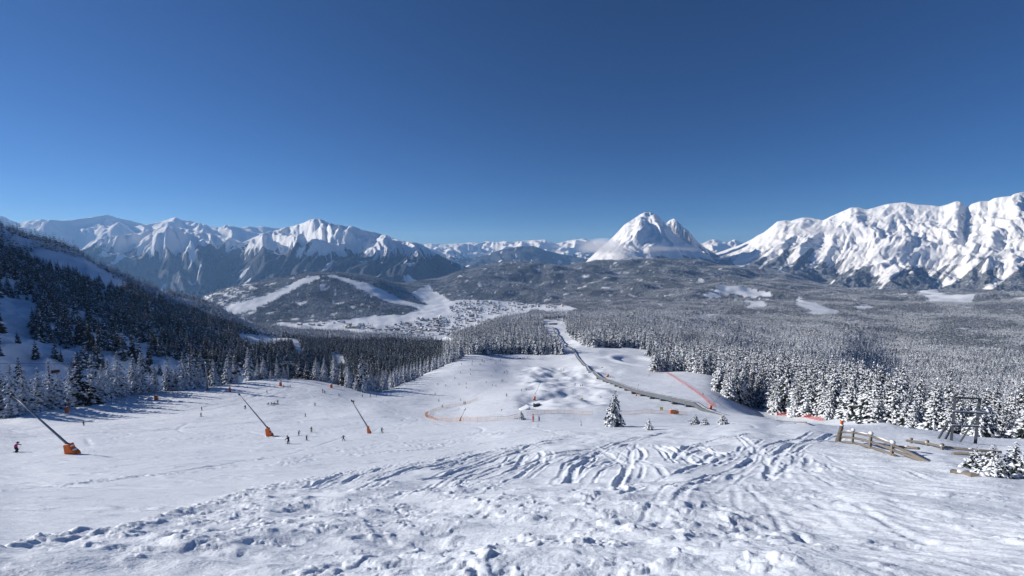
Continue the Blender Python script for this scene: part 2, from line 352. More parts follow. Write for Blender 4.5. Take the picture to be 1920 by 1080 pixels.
def ground(x, y):
    x = np.asarray(x, float); y = np.asarray(y, float)
    r = np.hypot(x, y); zb = base_h(np.arctan2(x, y), np.log(np.maximum(r, 1.0)))
    return zb + detail_h(x, y, zb)

COL = scene.collection
def tag(o, label=None, cat=None, group=None, kind=None):
    if label: o["label"] = label
    if cat: o["category"] = cat
    if group: o["group"] = group
    if kind: o["kind"] = kind
    return o
def link(name, mesh, mats=(), parent=None):
    o = bpy.data.objects.new(name, mesh)
    COL.objects.link(o)
    if mesh is not None:
        for m in mats: mesh.materials.append(m)
    if parent is not None: o.parent = parent
    return o
def grid_mesh(name, X, Y, Z, attrs=None, smooth=True):
    n, m = X.shape
    me = bpy.data.meshes.new(name)
    co = np.stack([X, Y, Z], -1).reshape(-1, 3).astype(np.float32)
    idx = np.arange(n * m).reshape(n, m)
    q = np.stack([idx[:-1, :-1], idx[1:, :-1], idx[1:, 1:], idx[:-1, 1:]], -1).reshape(-1, 4)
    me.vertices.add(len(co)); me.vertices.foreach_set("co", co.ravel())
    me.loops.add(q.size); me.loops.foreach_set("vertex_index", q.ravel().astype(np.int32))
    me.polygons.add(len(q)); me.polygons.foreach_set("loop_start", np.arange(0, q.size, 4, dtype=np.int32))
    me.polygons.foreach_set("use_smooth", np.full(len(q), smooth))
    for k, v in (attrs or {}).items():
        a = me.attributes.new(k, 'FLOAT', 'POINT'); a.data.foreach_set("value", v.reshape(-1).astype(np.float32))
    me.update(); me.validate()
    return me
# ------------------------------------------------------------------ materials
class NT:
    def __init__(s, name):
        s.m = bpy.data.materials.new(name); s.m.use_nodes = True
        s.n, s.l = s.m.node_tree.nodes, s.m.node_tree.links
        s.n.clear()
        s.out = s.n.new("ShaderNodeOutputMaterial")
        s.b = s.n.new("ShaderNodeBsdfPrincipled")
        s.l.new(s.b.outputs[0], s.out.inputs[0])
    def node(s, t, **kw):
        nd = s.n.new(t)
        for k, v in kw.items():
            if k.startswith("i_"):
                key = k[2:]
                nd.inputs[int(key) if key.isdigit() else key.replace("_", " ")].default_value = v
            else: setattr(nd, k, v)
        return nd
    def link(s, a, b): s.l.new(a, b)
    def coords(s, scale=(1, 1, 1)):
        g = s.node("ShaderNodeNewGeometry"); mp = s.node("ShaderNodeMapping"); mp.inputs["Scale"].default_value = scale
        s.link(g.outputs["Position"], mp.inputs[0]); return mp.outputs[0]
    def noise(s, scale, detail=3, coords=None, rough=0.55):
        nd = s.node("ShaderNodeTexNoise"); nd.inputs["Scale"].default_value = scale; nd.inputs["Detail"].default_value = detail; nd.inputs["Roughness"].default_value = rough
        s.link(coords if coords is not None else s.coords(), nd.inputs["Vector"]); return nd.outputs["Fac"]
    def ramp(s, fac, stops):
        nd = s.node("ShaderNodeValToRGB"); el = nd.color_ramp.elements
        while len(el) < len(stops): el.new(0.5)
        for e, (p, c) in zip(el, stops):
            e.position = p; e.color = c if len(c) == 4 else (*c, 1)
        s.link(fac, nd.inputs[0]); return nd.outputs[0]
    def math(s, op, a, b=0.0, clamp=False):
        nd = s.node("ShaderNodeMath", operation=op); nd.use_clamp = clamp
        for i, v in enumerate((a, b)):
            if isinstance(v, (int, float)): nd.inputs[i].default_value = v
            else: s.link(v, nd.inputs[i])
        return nd.outputs[0]
    def mix(s, fac, a, b):
        nd = s.node("ShaderNodeMix", data_type='RGBA')
        if isinstance(fac, (int, float)): nd.inputs[0].default_value = fac
        else: s.link(fac, nd.inputs[0])
        for i, v in ((6, a), (7, b)):
            if isinstance(v, tuple): nd.inputs[i].default_value = (*v, 1) if len(v) == 3 else v
            else: s.link(v, nd.inputs[i])
        return nd.outputs[2]
    def bump(s, h, strength=0.5, dist=0.05):
        nd = s.node("ShaderNodeBump"); nd.inputs["Strength"].default_value = strength; nd.inputs["Distance"].default_value = dist
        s.link(h, nd.inputs["Height"]); s.link(nd.outputs[0], s.b.inputs["Normal"])
    def attr(s, name):
        return s.node("ShaderNodeAttribute", attribute_name=name).outputs["Fac"]

SNOW = (0.80, 0.83, 0.88)
def mat_snow():
    t = NT("piste_snow")
    n = t.noise(0.35, 4); n2 = t.noise(6.0, 3)
    c = t.ramp(n, [(0.3, (0.735, 0.79, 0.865)), (0.7, (0.80, 0.845, 0.905))])
    t.link(c, t.b.inputs["Base Color"]); t.b.inputs["Roughness"].default_value = 0.62
    t.b.inputs["Specular IOR Level"].default_value = 0.25
    f1 = t.noise(9.0, 5, rough=0.65); f2 = t.noise(1.3, 5, coords=t.coords((0.6, 1.7, 1)), rough=0.6)
    f3 = t.noise(0.55, 6, coords=t.coords((0.45, 1.8, 1)), rough=0.68)
    h = t.math('ADD', t.math('ADD', t.math('MULTIPLY', f1, 0.30), f2), t.math('MULTIPLY', f3, 1.6))
    t.bump(h, 0.6, 0.16)
    return t.m
def mat_hill():
    """snow between the trees, its colour darkened where the wood stands"""
    t = NT("hillside_snow")
    fo = t.attr("forest")
    n = t.noise(0.09, 5, rough=0.7); n2 = t.noise(0.012, 4)
    f = t.math('ADD', fo, t.math('MULTIPLY', t.math('SUBTRACT', n, 0.5), 1.1))
    f = t.ramp(f, [(0.42, (0, 0, 0)), (0.62, (1, 1, 1))])
    gr = t.mix(n2, (0.10, 0.12, 0.13), (0.22, 0.25, 0.28))  # painted darkening: snowy ground toned down where sparse cover would look too bright
    c = t.mix(f, (0.765, 0.81, 0.875), gr)
    t.link(c, t.b.inputs["Base Color"]); t.b.inputs["Roughness"].default_value = 0.8
    t.b.inputs["Specular IOR Level"].default_value = 0.1
    t.bump(t.noise(0.25, 6, coords=t.coords((0.6, 1.3, 1)), rough=0.68), 0.6, 1.1)
    return t.m
def mat_mountain(name, rock=(0.20, 0.19, 0.19), forest=(0.04, 0.055, 0.075), frost=0.2, bump=18.0, scale=1.0):
    t = NT(name)
    fo = t.attr("forest"); ro = t.attr("rock")
    n = t.noise(0.010 * scale, 6, rough=0.72); n3 = t.noise(0.035 * scale, 4, rough=0.7)
    f = t.math('ADD', fo, t.math('MULTIPLY', t.math('SUBTRACT', n, 0.5), 1.3))
    f = t.math('ADD', f, t.math('MULTIPLY', t.math('SUBTRACT', n3, 0.5), 0.5))
    f = t.ramp(f, [(0.40, (0, 0, 0)), (0.66, (1, 1, 1))])
    r = t.math('ADD', ro, t.math('ADD', t.math('MULTIPLY', t.math('SUBTRACT', n, 0.5), 1.0), t.math('MULTIPLY', t.math('SUBTRACT', n3, 0.5), 1.0)))
    r = t.ramp(r, [(0.52, (0, 0, 0)), (0.72, (0.85, 0.85, 0.85))])
    rc = t.mix(n3, tuple(v * 0.7 for v in rock), tuple(v * 1.25 for v in rock))
    c = t.mix(r, (0.84, 0.86, 0.89), rc)
    fc = t.mix(t.ramp(n3, [(0.45, (0, 0, 0)), (0.75, (frost * 2, frost * 2, frost * 2))]), forest, (0.62, 0.65, 0.70))
    c = t.mix(f, c, fc)
    t.link(c, t.b.inputs["Base Color"]); t.b.inputs["Roughness"].default_value = 0.85
    t.b.inputs["Specular IOR Level"].default_value = 0.05
    n4 = t.noise(0.09 * scale, 4, rough=0.75)
    t.bump(t.math('ADD', t.math('ADD', n3, t.math('MULTIPLY', n4, 0.45)), t.math('MULTIPLY', n, 1.5)), 0.7, bump)
    return t.m
def mat_plain(name, col, rough=0.6, metal=0.0, var=0.25, scale=3.0, spec=0.3, bump=0.0):
    t = NT(name)
    n = t.noise(scale, 4)
    c = t.mix(n, tuple(v * (1 - var) for v in col), tuple(min(1, v * (1 + var)) for v in col))
    t.link(c, t.b.inputs["Base Color"]); t.b.inputs["Roughness"].default_value = rough; t.b.inputs["Metallic"].default_value = metal
    t.b.inputs["Specular IOR Level"].default_value = spec
    if bump: t.bump(n, 0.5, bump)
    return t.m
def mat_tree(name, col, var=0.5, scale=1.2):
    t = NT(name)
    oi = t.node("ShaderNodeObjectInfo")
    n = t.noise(scale, 2)
    c = t.mix(n, tuple(v * (1 - var) for v in col), tuple(min(1, v * (1 + var)) for v in col))
    t.link(c, t.b.inputs["Base Color"]); t.b.inputs["Roughness"].default_value = 0.8; t.b.inputs["Specular IOR Level"].default_value = 0.1
    return t.m
M_SNOW = mat_snow(); M_HILL = mat_hill()
M_NEEDLE = mat_tree("spruce_needles", (0.022, 0.033, 0.028))
M_NEEDLE_B = mat_tree("spruce_needles_brown", (0.045, 0.036, 0.026))
M_TSNOW = mat_tree("snow_on_branches", (0.80, 0.83, 0.88), 0.10)
M_FROST = mat_tree("frosted_needles", (0.15, 0.18, 0.225), 0.35)
M_BARK = mat_plain("bark", (0.07, 0.05, 0.04), 0.9, scale=8)
M_ORANGE = mat_plain("orange_padding", (0.72, 0.15, 0.03), 0.55, var=0.12)
M_RED = mat_plain("red_net", (0.62, 0.08, 0.06), 0.6, var=0.15)
M_ONET = mat_plain("orange_net", (0.72, 0.38, 0.20), 0.6, var=0.15)
M_STEEL = mat_plain("galvanised_steel", (0.28, 0.30, 0.32), 0.45, 0.6, var=0.2, scale=2)
M_POLE = mat_plain("lance_tube", (0.30, 0.31, 0.33), 0.5, 0.5, var=0.15)
M_FRAME = mat_plain("dull_steel", (0.075, 0.085, 0.10), 0.6, 0.3, var=0.2, scale=2)
M_SEATRED = mat_plain("dull_red_seat", (0.08, 0.03, 0.03), 0.7)
M_DARK = mat_plain("dark_metal", (0.05, 0.055, 0.06), 0.55, 0.3)
M_CONC = mat_plain("concrete", (0.13, 0.14, 0.155), 0.85, scale=0.6)
M_WOOD = mat_plain("weathered_wood", (0.20, 0.175, 0.15), 0.85, var=0.35, scale=6, bump=0.01)
M_STUMP = mat_plain("grey_old_wood", (0.14, 0.12, 0.10), 0.9, var=0.4, scale=7, bump=0.02)
M_YELLOW = mat_plain("yellow_board", (0.70, 0.60, 0.18), 0.6, var=0.1)
M_THSNOW = mat_plain("settled_snow", SNOW, 0.65, var=0.04, scale=2)
# ------------------------------------------------------------------ ground meshes
# where the wood stands, in surveyed outlines (photograph pixels of the ground point, resolved to places on the land)
OPEN = [
 [(75,468),(120,478),(180,498),(215,528),(262,548),(200,547),(150,522),(100,512),(60,490)],
 [(0,555),(60,560),(80,600),(50,640),(0,650)], [(445,626),(500,629),(560,638),(574,668),(558,672),(546,646),(500,652),(470,656),(448,642)],
 [(620,662),(640,664),(650,688),(632,690)], [(295,545),(318,548),(312,556),(298,553)],
 [(1016,601),(1056,600),(1062,622),(1078,640),(1100,650),(1120,672),(1075,692),(1056,668),(1038,645),(1020,625)],
 [(500,613),(520,604),(560,607),(640,600),(700,592),(760,589),(786,579),(770,574),(740,570),(720,564),(690,550),(655,532),(610,515),(640,519),(690,532),(730,550),(765,566),(800,572),(770,552),(780,544),(805,534),(812,545),(835,556),(845,565),(870,561),(905,563),(960,566),(1010,570),(1060,572),(1085,580),(1050,590),(1000,580),(985,588),(945,596),(930,602),(895,617),(850,627),(800,640),(760,636),(700,628),(640,620),(560,618)],
 [(595,516),(560,525),(530,540),(490,557),(440,570),(418,577),(425,592),(470,582),(520,560),(560,537),(600,521)],
 [(800,632),(830,628),(860,640),(850,650),(815,642)],
 [(1320,560),(1345,545),(1362,542),(1445,550),(1446,556),(1400,554),(1368,550),(1360,560),(1352,552)], [(1388,566),(1412,556),(1438,570),(1420,572)], [(1314,561),(1345,553),(1350,560),(1330,563)],
 [(1478,566),(1500,562),(1530,568),(1572,584),(1545,590),(1510,580)], [(1505,585),(1560,583),(1580,588),(1520,592)], [(1594,558),(1625,563),(1622,568),(1600,562)],
 [(1448,508),(1480,509),(1530,519),(1520,523),(1455,512)], [(1560,529),(1600,533),(1662,540),(1640,542),(1580,534)], [(1710,552),(1760,553),(1834,560),(1800,567),(1740,564)],
 [(1180,583),(1218,586),(1210,589),(1182,587)], [(1228,568),(1248,573),(1240,577)], [(1288,590),(1345,588),(1352,594),(1310,597)], [(1345,600),(1372,606),(1360,610)], [(1570,602),(1610,600),(1600,607)],
 [(1395,577),(1410,570),(1440,571),(1430,577)], [(1600,575),(1632,573),(1640,578),(1610,580)],
]
LINE = np.array([(-400,779),(0,779),(120,762),(240,737),(390,723),(480,710),(540,709),(600,714),(690,733),(760,714),(815,690),(870,668),(960,666),(1040,668),(1062,668),(1072,650),(1100,652),(1125,652),(1180,652),(1214,656),(1216,696),(1290,697),(1320,702),(1344,706),(1347,740),(1400,760),(1440,773),(1500,780),(1560,788),(1620,794),(1700,798),(1800,812),(1920,824),(2300,832)], float)
def forest_density(x, y, zb):
    """0..1, how densely trees stand at a place"""
    px, py, d = to_px(x, y, zb); r = np.hypot(x, y)
    f = (py < np.interp(px, LINE[:, 0], LINE[:, 1])).astype(float)
    f = np.where((r > 600) & (d > 0), 1.0, f)
    f = np.where((r < 600) & (px > 1062) & (px < 1216) & (py > 652), 0, f)
    dl = np.interp(px, [1430, 1440, 1500, 1560, 1700, 1820, 1920, 2300], [9e9, 236, 212, 190, 122, 92, 88, 88])
    f = np.where((px > 1432) & (d > dl), 1.0, f)
    wx = px + 2.5 * fbm(x / 40, y / 40, 3, 201); wy = py + 1.2 * fbm(x / 40 + 9, y / 40, 3, 202)
    for p in OPEN: f = np.where(in_poly(p, wx, wy), 0.0, f)
    # half-open slope of the left hillside
    nz = fbm(x / 55, y / 55, 3, 203)
    band = np.interp(px, [0, 330, 420], [600, 668, 720])
    half = sstep(430, 360, px) * sstep(-14, 14, py - band)
    f *= 1 - half * np.where(nz > 0.10, 0.40, 0.90)
    hill = sstep(560, 400, px) * (r > 260)
    f *= 1 - 0.22 * hill
    f *= np.where(hill * (nz < -0.08) > 0.5, 0.32, 1.0)
    f *= np.where((px < 420) & (d < np.interp(px, [0, 240, 420], [270, 340, 430])) & (r > 150), 0.10, 1.0)
    pr = np.hypot((x - POND[0]) / 27.0, (y - POND[1]) / 52.0)
    f = np.where(pr < 1.4, 0.0, f)
    # scattered glades in the far woods
    gl = fbm(x / 150, y / 150, 3, 204)
    f *= np.where((r > 2000) & (gl > 0.64), 0.08, 1.0)
    f *= np.where((r > 640) & (fbm(x / 45, y / 60, 2, 205) > 0.6), 0.25, 1.0)
    return f
def rows(r0, r1, n, near):
    q = np.linspace(math.log(r0), math.log(r1), 4000); w = 1.0 + near * r0 / np.exp(q)
    c = np.concatenate([[0], np.cumsum(0.5 * (w[1:] + w[:-1]))]); c /= c[-1]
    return np.exp(np.interp(np.linspace(0, 1, n), c, q))
def land(name, us, rs, sink_first=0.0, fn=None):
    az = np.arctan(us)[:, None]; R = rs[None, :] + 0 * az
    X = R * np.sin(az); Y = R * np.cos(az)
    zb = base_h(np.broadcast_to(az, R.shape), np.log(R)); Z = zb + detail_h(X, Y, zb)
    if sink_first: Z = Z - sink_first * sstep(rs[0] * 1.12, rs[0], R)
    fo = forest_density(X, Y, zb)
    return X, Y, Z, fo
SIDE_L, SIDE_R = np.linspace(-4.0, -1.31, 30), np.linspace(1.31, 4.0, 30)
us = np.concatenate([SIDE_L, np.linspace(-1.28, 1.28, 1050), SIDE_R])
near_rows = np.concatenate([np.arange(1.0, 4.0, 0.4), np.arange(4.0, 8.0, 0.04), np.arange(8, 15, 0.07), np.arange(15, 30, 0.14), np.arange(30, 60, 0.24), np.arange(60, 90, 0.45), np.arange(90, 141, 1.2)])
X, Y, Z, fo = land("s", us, near_rows)
o = link("snow_slope", grid_mesh("snow_slope", X, Y, Z), [M_SNOW])
tag(o, "white ski slope of churned and groomed snow falling away from the viewpoint", "snow slope", kind="structure")
us = np.concatenate([SIDE_L, np.linspace(-1.30, 1.30, 560), SIDE_R])
X, Y, Z, fo = land("m", us, rows(131.0, 760.0, 280, 0.0), 1.5)
o = link("lower_piste", grid_mesh("lower_piste", X, Y, Z, {"forest": fo * 0.35}), [M_HILL])
tag(o, "lower part of the white piste with snow park, gully and wooded edges", "piste", kind="structure")
X, Y, Z, fo = land("v", us, rows(735.0, 9200.0, 230, 0.0), 8.0)
rr = np.hypot(X, Y)
o = link("valley_terrain", grid_mesh("valley_terrain", X, Y, Z, {"forest": fo * (0.45 + 0.4 * sstep(1500, 4000, rr))}), [M_HILL])
tag(o, "snowy valley floor and wooded hills around the town", "valley", kind="structure")

# ------------------------------------------------------------------ mountains
def stream_erode(h, dx, dy, K, iters, m=0.45, fixed=None):
    n, mm = h.shape
    offs = [(-1,-1),(-1,0),(-1,1),(0,-1),(0,1),(1,-1),(1,0),(1,1)]
    ds = [math.hypot(a * dx, b * dy) for a, b in offs]
    idx = np.arange(n * mm).reshape(n, mm)
    for it in range(iters):
        hp = np.pad(h, 1, mode='edge'); ip = np.pad(idx, 1, mode='edge')
        best = np.zeros_like(h); rec = idx.copy(); dist = np.ones_like(h)
        for (a, b), d in zip(offs, ds):
            s = (h - hp[1 + a:1 + a + n, 1 + b:1 + b + mm]) / d
            k = s > best
            best = np.where(k, s, best); rec = np.where(k, ip[1 + a:1 + a + n, 1 + b:1 + b + mm], rec); dist = np.where(k, d, dist)
        hf = h.ravel(); order = np.argsort(-hf).tolist(); R = rec.ravel().tolist()
        A = [dx * dy] * (n * mm)
        for i in order:
            j = R[i]
            if j != i: A[j] += A[i]
        F = (K * np.array(A) ** m / dist.ravel()).tolist()
        H = hf.tolist()
        for i in reversed(order):
            j = R[i]
            if j != i: H[i] = (H[i] + F[i] * H[j]) / (1 + F[i])
        h = np.array(H).reshape(n, mm)
    return h
def diffuse(h, k, n=1):
    for _ in range(n):
        p = np.pad(h, 1, mode='edge')
        h = h + k * (p[:-2, 1:-1] + p[2:, 1:-1] + p[1:-1, :-2] + p[1:-1, 2:] - 4 * h)
    return h
def mountain(name, label, sky_l, base_l, Ds, Db, nu, nv, mat, seed, wl=1500.0, amp=0.28, K=0.10, iters=4, treeline=40.0, tl_var=120.0, forest_fn=None, rock_gain=1.0, shape=1.25, back=0.32, dif=1, jag=0.03, forest_w=130.0, rot=0.0, elong=1.9, crisp=0.014, warp=0.35):
    sk = np.array(sky_l, float); bs = np.array(base_l, float)
    PX = np.linspace(sk[0, 0], sk[-1, 0], nu)
    spy = np.interp(PX, sk[:, 0], sk[:, 1]); bpy_ = np.interp(PX, bs[:, 0], bs[:, 1])
    DS = np.interp(PX, *np.array(Ds, float).T); DB = np.interp(PX, *np.array(Db, float).T)
    tt = np.linspace(0, 1 + back, nv)
    taz = (PX - 960) / FPX / (CP - V0 * SP)
    def ht(D, py):
        v = (540 - py) / FPX; return D * (CP - v * SP), D * (v * CP + SP)
    YS, ZS = ht(DS, spy); YB, ZB = ht(DB, bpy_)
    Yg = YB[:, None] + (YS - YB)[:, None] * tt[None, :]
    Xg = Yg * taz[:, None]
    t = tt[None, :]
    S = np.where(t <= 1, np.clip(t, 0, 1) ** shape, 1 - 0.85 * ((t - 1) / back) ** 1.1)
    # smooth the crest line a little for the bulk of the hill, sharp silhouette is restored below
    kern = np.exp(-np.linspace(-2, 2, 15) ** 2); kern /= kern.sum()
    ZS_s = np.convolve(np.pad(ZS, 7, mode='edge'), kern, 'valid')
    rel = (ZS_s - ZB)[:, None]
    Z = ZB[:, None] + rel * S
    env = np.sin(np.clip(t, 0, 1) * math.pi) ** 0.7 * (t < 1) + 0.10
    ra = math.radians(rot); sx = Xg * math.cos(ra) - Yg * math.sin(ra); sy = Xg * math.sin(ra) + Yg * math.cos(ra)
    wx = sx + warp * wl * fbm(sx / wl / 1.5, sy / wl / 1.5, 3, seed + 5); wy = sy + warp * wl * fbm(sx / wl / 1.5 + 50, sy / wl / 1.5, 3, seed + 6)
    Z = Z + rel * amp * env * (ridged(wx / wl, wy / (wl * elong), 5, seed) - 0.6)
    Z = Z + rel * jag * fbm(Xg / 260, Yg / 260, 4, seed + 9)
    dx = abs(np.mean(np.diff(Xg[:, nv // 2]))); dy = abs(np.mean(np.diff(Yg[nu // 2])))
    Z = stream_erode(Z, dx, dy, K, iters)
    Z = diffuse(Z, 0.12, dif)
    # restore the surveyed skyline
    el = np.max(Z / Yg, axis=1); tgt = ZS / YS
    cor = (tgt - el)
    w = np.clip(t, 0, 1) ** 2.2
    for _ in range(3):
        el = np.max(Z / Yg, axis=1); Z = Z + ((tgt - el)[:, None] * Yg) * w
    Z = Z + rel * crisp * (ridged(Xg / 340 + 0.4 * fbm(Xg / 500, Yg / 500, 2, seed + 41), Yg / 420, 4, seed + 40) - 0.5) * np.clip(1.15 - t, 0, 1)
    gx, gy = np.gradient(Z); slope = np.hypot(gx / dx, gy / dy)
    px, py, d = to_px(Xg, Yg, Z)
    if forest_fn: fo = forest_fn(Xg, Yg, Z, px, py, slope)
    else:
        cv = diffuse(Z, 0.2, 10) - Z
        tl = treeline + tl_var * fbm(Xg / 900, Yg / 900, 4, seed + 20) + 150 * fbm(Xg / 2600, Yg / 2600, 2, seed + 25) - 5.0 * np.clip(cv, -25, 25)
        fo = sstep(forest_w, -forest_w, Z - tl)
        fo *= 1 - 0.8 * sstep(0.42, 0.7, fbm(Xg / 260, Yg / 620, 3, seed + 27))
    curv = diffuse(Z, 0.2, 6) - Z
    rock = rock_gain * (sstep(1.1, 2.9, slope) * 0.56 + np.clip(-curv / 90.0, 0, 0.15) + 0.16) * sstep(-100, 150, Z)
    o = link(name, grid_mesh(name, Xg, Yg, Z, {"forest": fo, "rock": rock}), [mat])
    return tag(o, label, "mountain", "mountain ranges on the skyline", "structure")
M_MTL = mat_mountain("mountain_far_left", forest=(0.040, 0.052, 0.070), frost=0.10)
M_MTR = mat_mountain("mountain_limestone", rock=(0.24, 0.23, 0.23), forest=(0.06, 0.075, 0.09), frost=0.45)
M_MTF = mat_mountain("mountain_distant", bump=40, scale=0.5, frost=0.05)
SKY_A = [(-420,360),(-250,372),(-120,385),(-50,395),(0,403),(15,406),(25,413),(40,418),(55,415),(85,411),(100,413),(140,413),(160,410),(185,407),(205,403),(215,405),(225,409),(245,413),(265,418),(275,421),(300,417),(320,411),(332,407),(345,413),(360,414),(380,421),(400,425),(415,427),(425,422),(440,424),(455,427),(468,424),(480,426),(495,424),(510,427),(540,428),(580,440),(640,460),(700,480)]
mountain("mountain", "hazy snow ridge with two summits at the far left", SKY_A, [(-420,560),(0,540),(300,520),(700,520)], [(-420,12000),(200,14500),(330,15000),(700,16500)], [(-420,8000),(200,10500),(700,12500)], 330, 140, M_MTL, 11, wl=2300, amp=0.38, K=0.12, treeline=-60, elong=2.6, rot=-25, rock_gain=0.35)
SKY_A2 = [(40,520),(90,498),(130,480),(150,469),(165,460),(185,449),(205,444),(235,441),(262,438),(290,431),(312,427),(335,426),(360,431),(390,437),(420,443),(445,450),(470,460),(495,472),(520,482),(545,492),(565,500),(590,510),(630,526)]
mountain("mountain", "dark wooded spur with pale gullies standing before the two-summit ridge", SKY_A2, [(40,585),(300,580),(630,560)], [(40,10000),(330,11500),(630,10500)], [(40,7000),(330,7500),(630,8000)], 300, 150, M_MTL, 23, wl=1500, amp=0.40, K=0.14, treeline=-30, tl_var=130, elong=2.6, rot=-30, rock_gain=0.4)
SKY_B = [(430,470),(455,455),(475,446),(495,438),(520,432),(540,425),(560,422),(575,417),(585,412),(595,411),(605,413),(615,418),(625,421),(640,422),(655,425),(670,429),(690,433),(710,438),(730,444),(745,449),(760,453),(775,454),(790,457),(800,464),(815,473),(830,482),(845,489),(862,496),(885,505),(920,520)]
mountain("mountain", "broad snow-topped pyramid peak with dark forest skirts above the ski hill", SKY_B, [(430,565),(600,565),(760,545),(920,528)], [(430,12500),(595,11500),(760,10500),(920,9500)], [(430,7800),(600,7000),(760,7400),(920,8600)], 340, 180, M_MTL, 37, wl=1900, amp=0.40, K=0.14, treeline=-10, tl_var=150, elong=2.6, rot=-20, rock_gain=0.4)
SKY_C = [(740,470),(770,462),(795,458),(810,456),(830,459),(845,457),(870,456),(885,454),(900,456),(912,452),(930,455),(945,452),(960,454),(975,452),(990,451),(1005,450),(1020,449),(1030,452),(1040,457),(1050,455),(1065,451),(1080,449),(1095,447),(1110,452),(1130,455),(1200,458),(1280,462),(1318,456),(1330,450),(1340,448),(1350,452),(1365,454),(1378,448),(1385,453),(1395,456),(1410,453),(1450,455),(1500,460)]
mountain("mountain", "low jagged chain of distant white peaks across the gap", SKY_C, [(740,500),(1100,502),(1500,498)], [(740,25000),(1500,27000)], [(740,17000),(1500,19000)], 420, 100, M_MTF, 41, wl=2600, amp=0.36, K=0.10, treeline=-250, tl_var=200, jag=0.06)
SKY_C2 = [(840,508),(870,498),(900,482),(940,468),(975,462),(1000,461),(1025,470),(1050,476),(1075,480),(1120,490),(1160,500)]
mountain("mountain", "dark blue wooded foothill low in the gap between the ranges", SKY_C2, [(840,515),(1160,512)], [(840,17000),(1160,18000)], [(840,13500),(1160,14500)], 150, 60, M_MTL, 43, wl=1500, amp=0.25, K=0.10, treeline=220, tl_var=100)
SKY_D2 = [(1185,470),(1205,455),(1225,436),(1240,424),(1247,420),(1252,414),(1258,411),(1262,410),(1270,416),(1280,426),(1290,433),(1300,445),(1310,455),(1320,463),(1345,478),(1370,490)]
mountain("mountain", "rugged second summit tucked behind the white cone", SKY_D2, [(1185,505),(1370,505)], [(1185,14000),(1370,13500)], [(1185,11500),(1370,11500)], 170, 100, M_MTR, 51, wl=900, amp=0.34, K=0.12, treeline=-60, rock_gain=1.0, jag=0.05)
SKY_D = [(1040,512),(1070,504),(1095,495),(1110,480),(1130,461),(1140,453),(1150,443),(1160,432),(1170,421),(1180,415),(1190,408),(1200,401),(1207,398),(1220,398),(1230,403),(1240,413),(1250,423),(1262,437),(1275,447),(1290,457),(1305,466),(1320,474),(1340,484),(1370,494),(1400,502)]
def munde_forest(X, Y, Z, px, py, s):
    tl = np.interp(px, [1040, 1100, 1150, 1200, 1260, 1400], [505, 498, 492, 482, 484, 480]) + 10 * fbm(X / 500, Y / 900, 3, 77)
    return sstep(-8, 8, py - tl)
mountain("mountain", "tall white cone-shaped mountain right of centre with cloud at its foot", SKY_D, [(1040,522),(1200,510),(1400,512)], [(1040,11500),(1210,12200),(1400,11500)], [(1040,8600),(1210,8800),(1400,8800)], 300, 190, M_MTR, 61, wl=1500, amp=0.12, K=0.055, iters=3, shape=1.05, forest_fn=munde_forest, rock_gain=0.5, jag=0.03, dif=0, elong=3.0)
SKY_E = [(1310,486),(1340,476),(1370,465),(1390,458),(1400,453),(1410,448),(1420,441),(1430,436),(1440,428),(1455,415),(1470,413),(1480,414),(1500,408),(1515,408),(1530,411),(1540,413),(1555,405),(1575,396),(1590,389),(1605,389),(1620,393),(1635,389),(1655,383),(1670,381),(1690,379),(1705,382),(1720,384),(1740,385),(1755,387),(1770,383),(1785,377),(1793,378),(1805,389),(1815,382),(1830,377),(1845,377),(1855,371),(1870,369),(1885,368),(1890,364),(1905,360),(1920,358),(1960,352),(2050,348),(2200,355),(2400,340)]
def right_forest(X, Y, Z, px, py, s):
    tl = np.interp(px, [1310, 1400, 1500, 1600, 1700, 1780, 1840, 1920, 2400], [480, 474, 474, 500, 524, 506, 490, 505, 500])
    strip = 44 * fbm((px + 0.95 * py) / 26, py / 150, 3, 88) + 14 * fbm(X / 400, Y / 400, 3, 89)
    f = sstep(-16, 16, py - tl + strip - 6)
    lobe = sstep(14, 0, np.abs(py - (560 - 0.62 * (px - 1850)) ) ) * 0
    f = np.where((px > 1850) & (py > 566 - 0.85 * (px - 1830)), 1.0, f)
    chute = np.exp(-((py - (552 - 0.80 * (px - 1840))) / 9) ** 2) * (px > 1770)
    return np.clip(f - chute, 0, 1)
mountain("mountain", "long white limestone range with forested foot filling the right skyline", SKY_E, [(1310,500),(1400,512),(1500,527),(1600,550),(1700,556),(1840,562),(1920,556),(2400,545)], [(1310,16000),(1450,12500),(1600,11000),(1900,9000),(2400,8500)], [(1310,9000),(1500,7800),(1700,6600),(1900,5900),(2400,5800)], 560, 240, M_MTR, 73, wl=850, amp=0.085, K=0.042, iters=4, shape=1.5, forest_fn=right_forest, rock_gain=1.0, jag=0.016, rot=48, elong=3.6, dif=0, crisp=0.011, warp=0.16)
# ------------------------------------------------------------------ snow-laden spruces
def clump(V, F, MI, a, b, w, th, top, bot, twist=0.0):
    ax = b - a; L = np.linalg.norm(ax) + 1e-9; axn = ax / L
    side = np.cross(axn, (0, 0, 1.0)); side = side / (np.linalg.norm(side) + 1e-9)
    side = side * math.cos(twist) + np.array((0, 0, 1.0)) * math.sin(twist)
    m = a + ax * 0.5
    n0 = len(V)
    V += [a, b, m + np.array((0, 0, th * 0.60)), m + side * w - np.array((0, 0, th * 0.50)), m - side * w - np.array((0, 0, th * 0.50)), m - np.array((0, 0, th * 1.0))]
    for f in ((0, 4, 2), (4, 1, 2), (1, 3, 2), (3, 0, 2)):
        F.append(tuple(n0 + i for i in f)); MI.append(top)
    for f in ((0, 5, 4), (4, 5, 1), (1, 5, 3), (3, 5, 0)):
        F.append(tuple(n0 + i for i in f)); MI.append(bot)
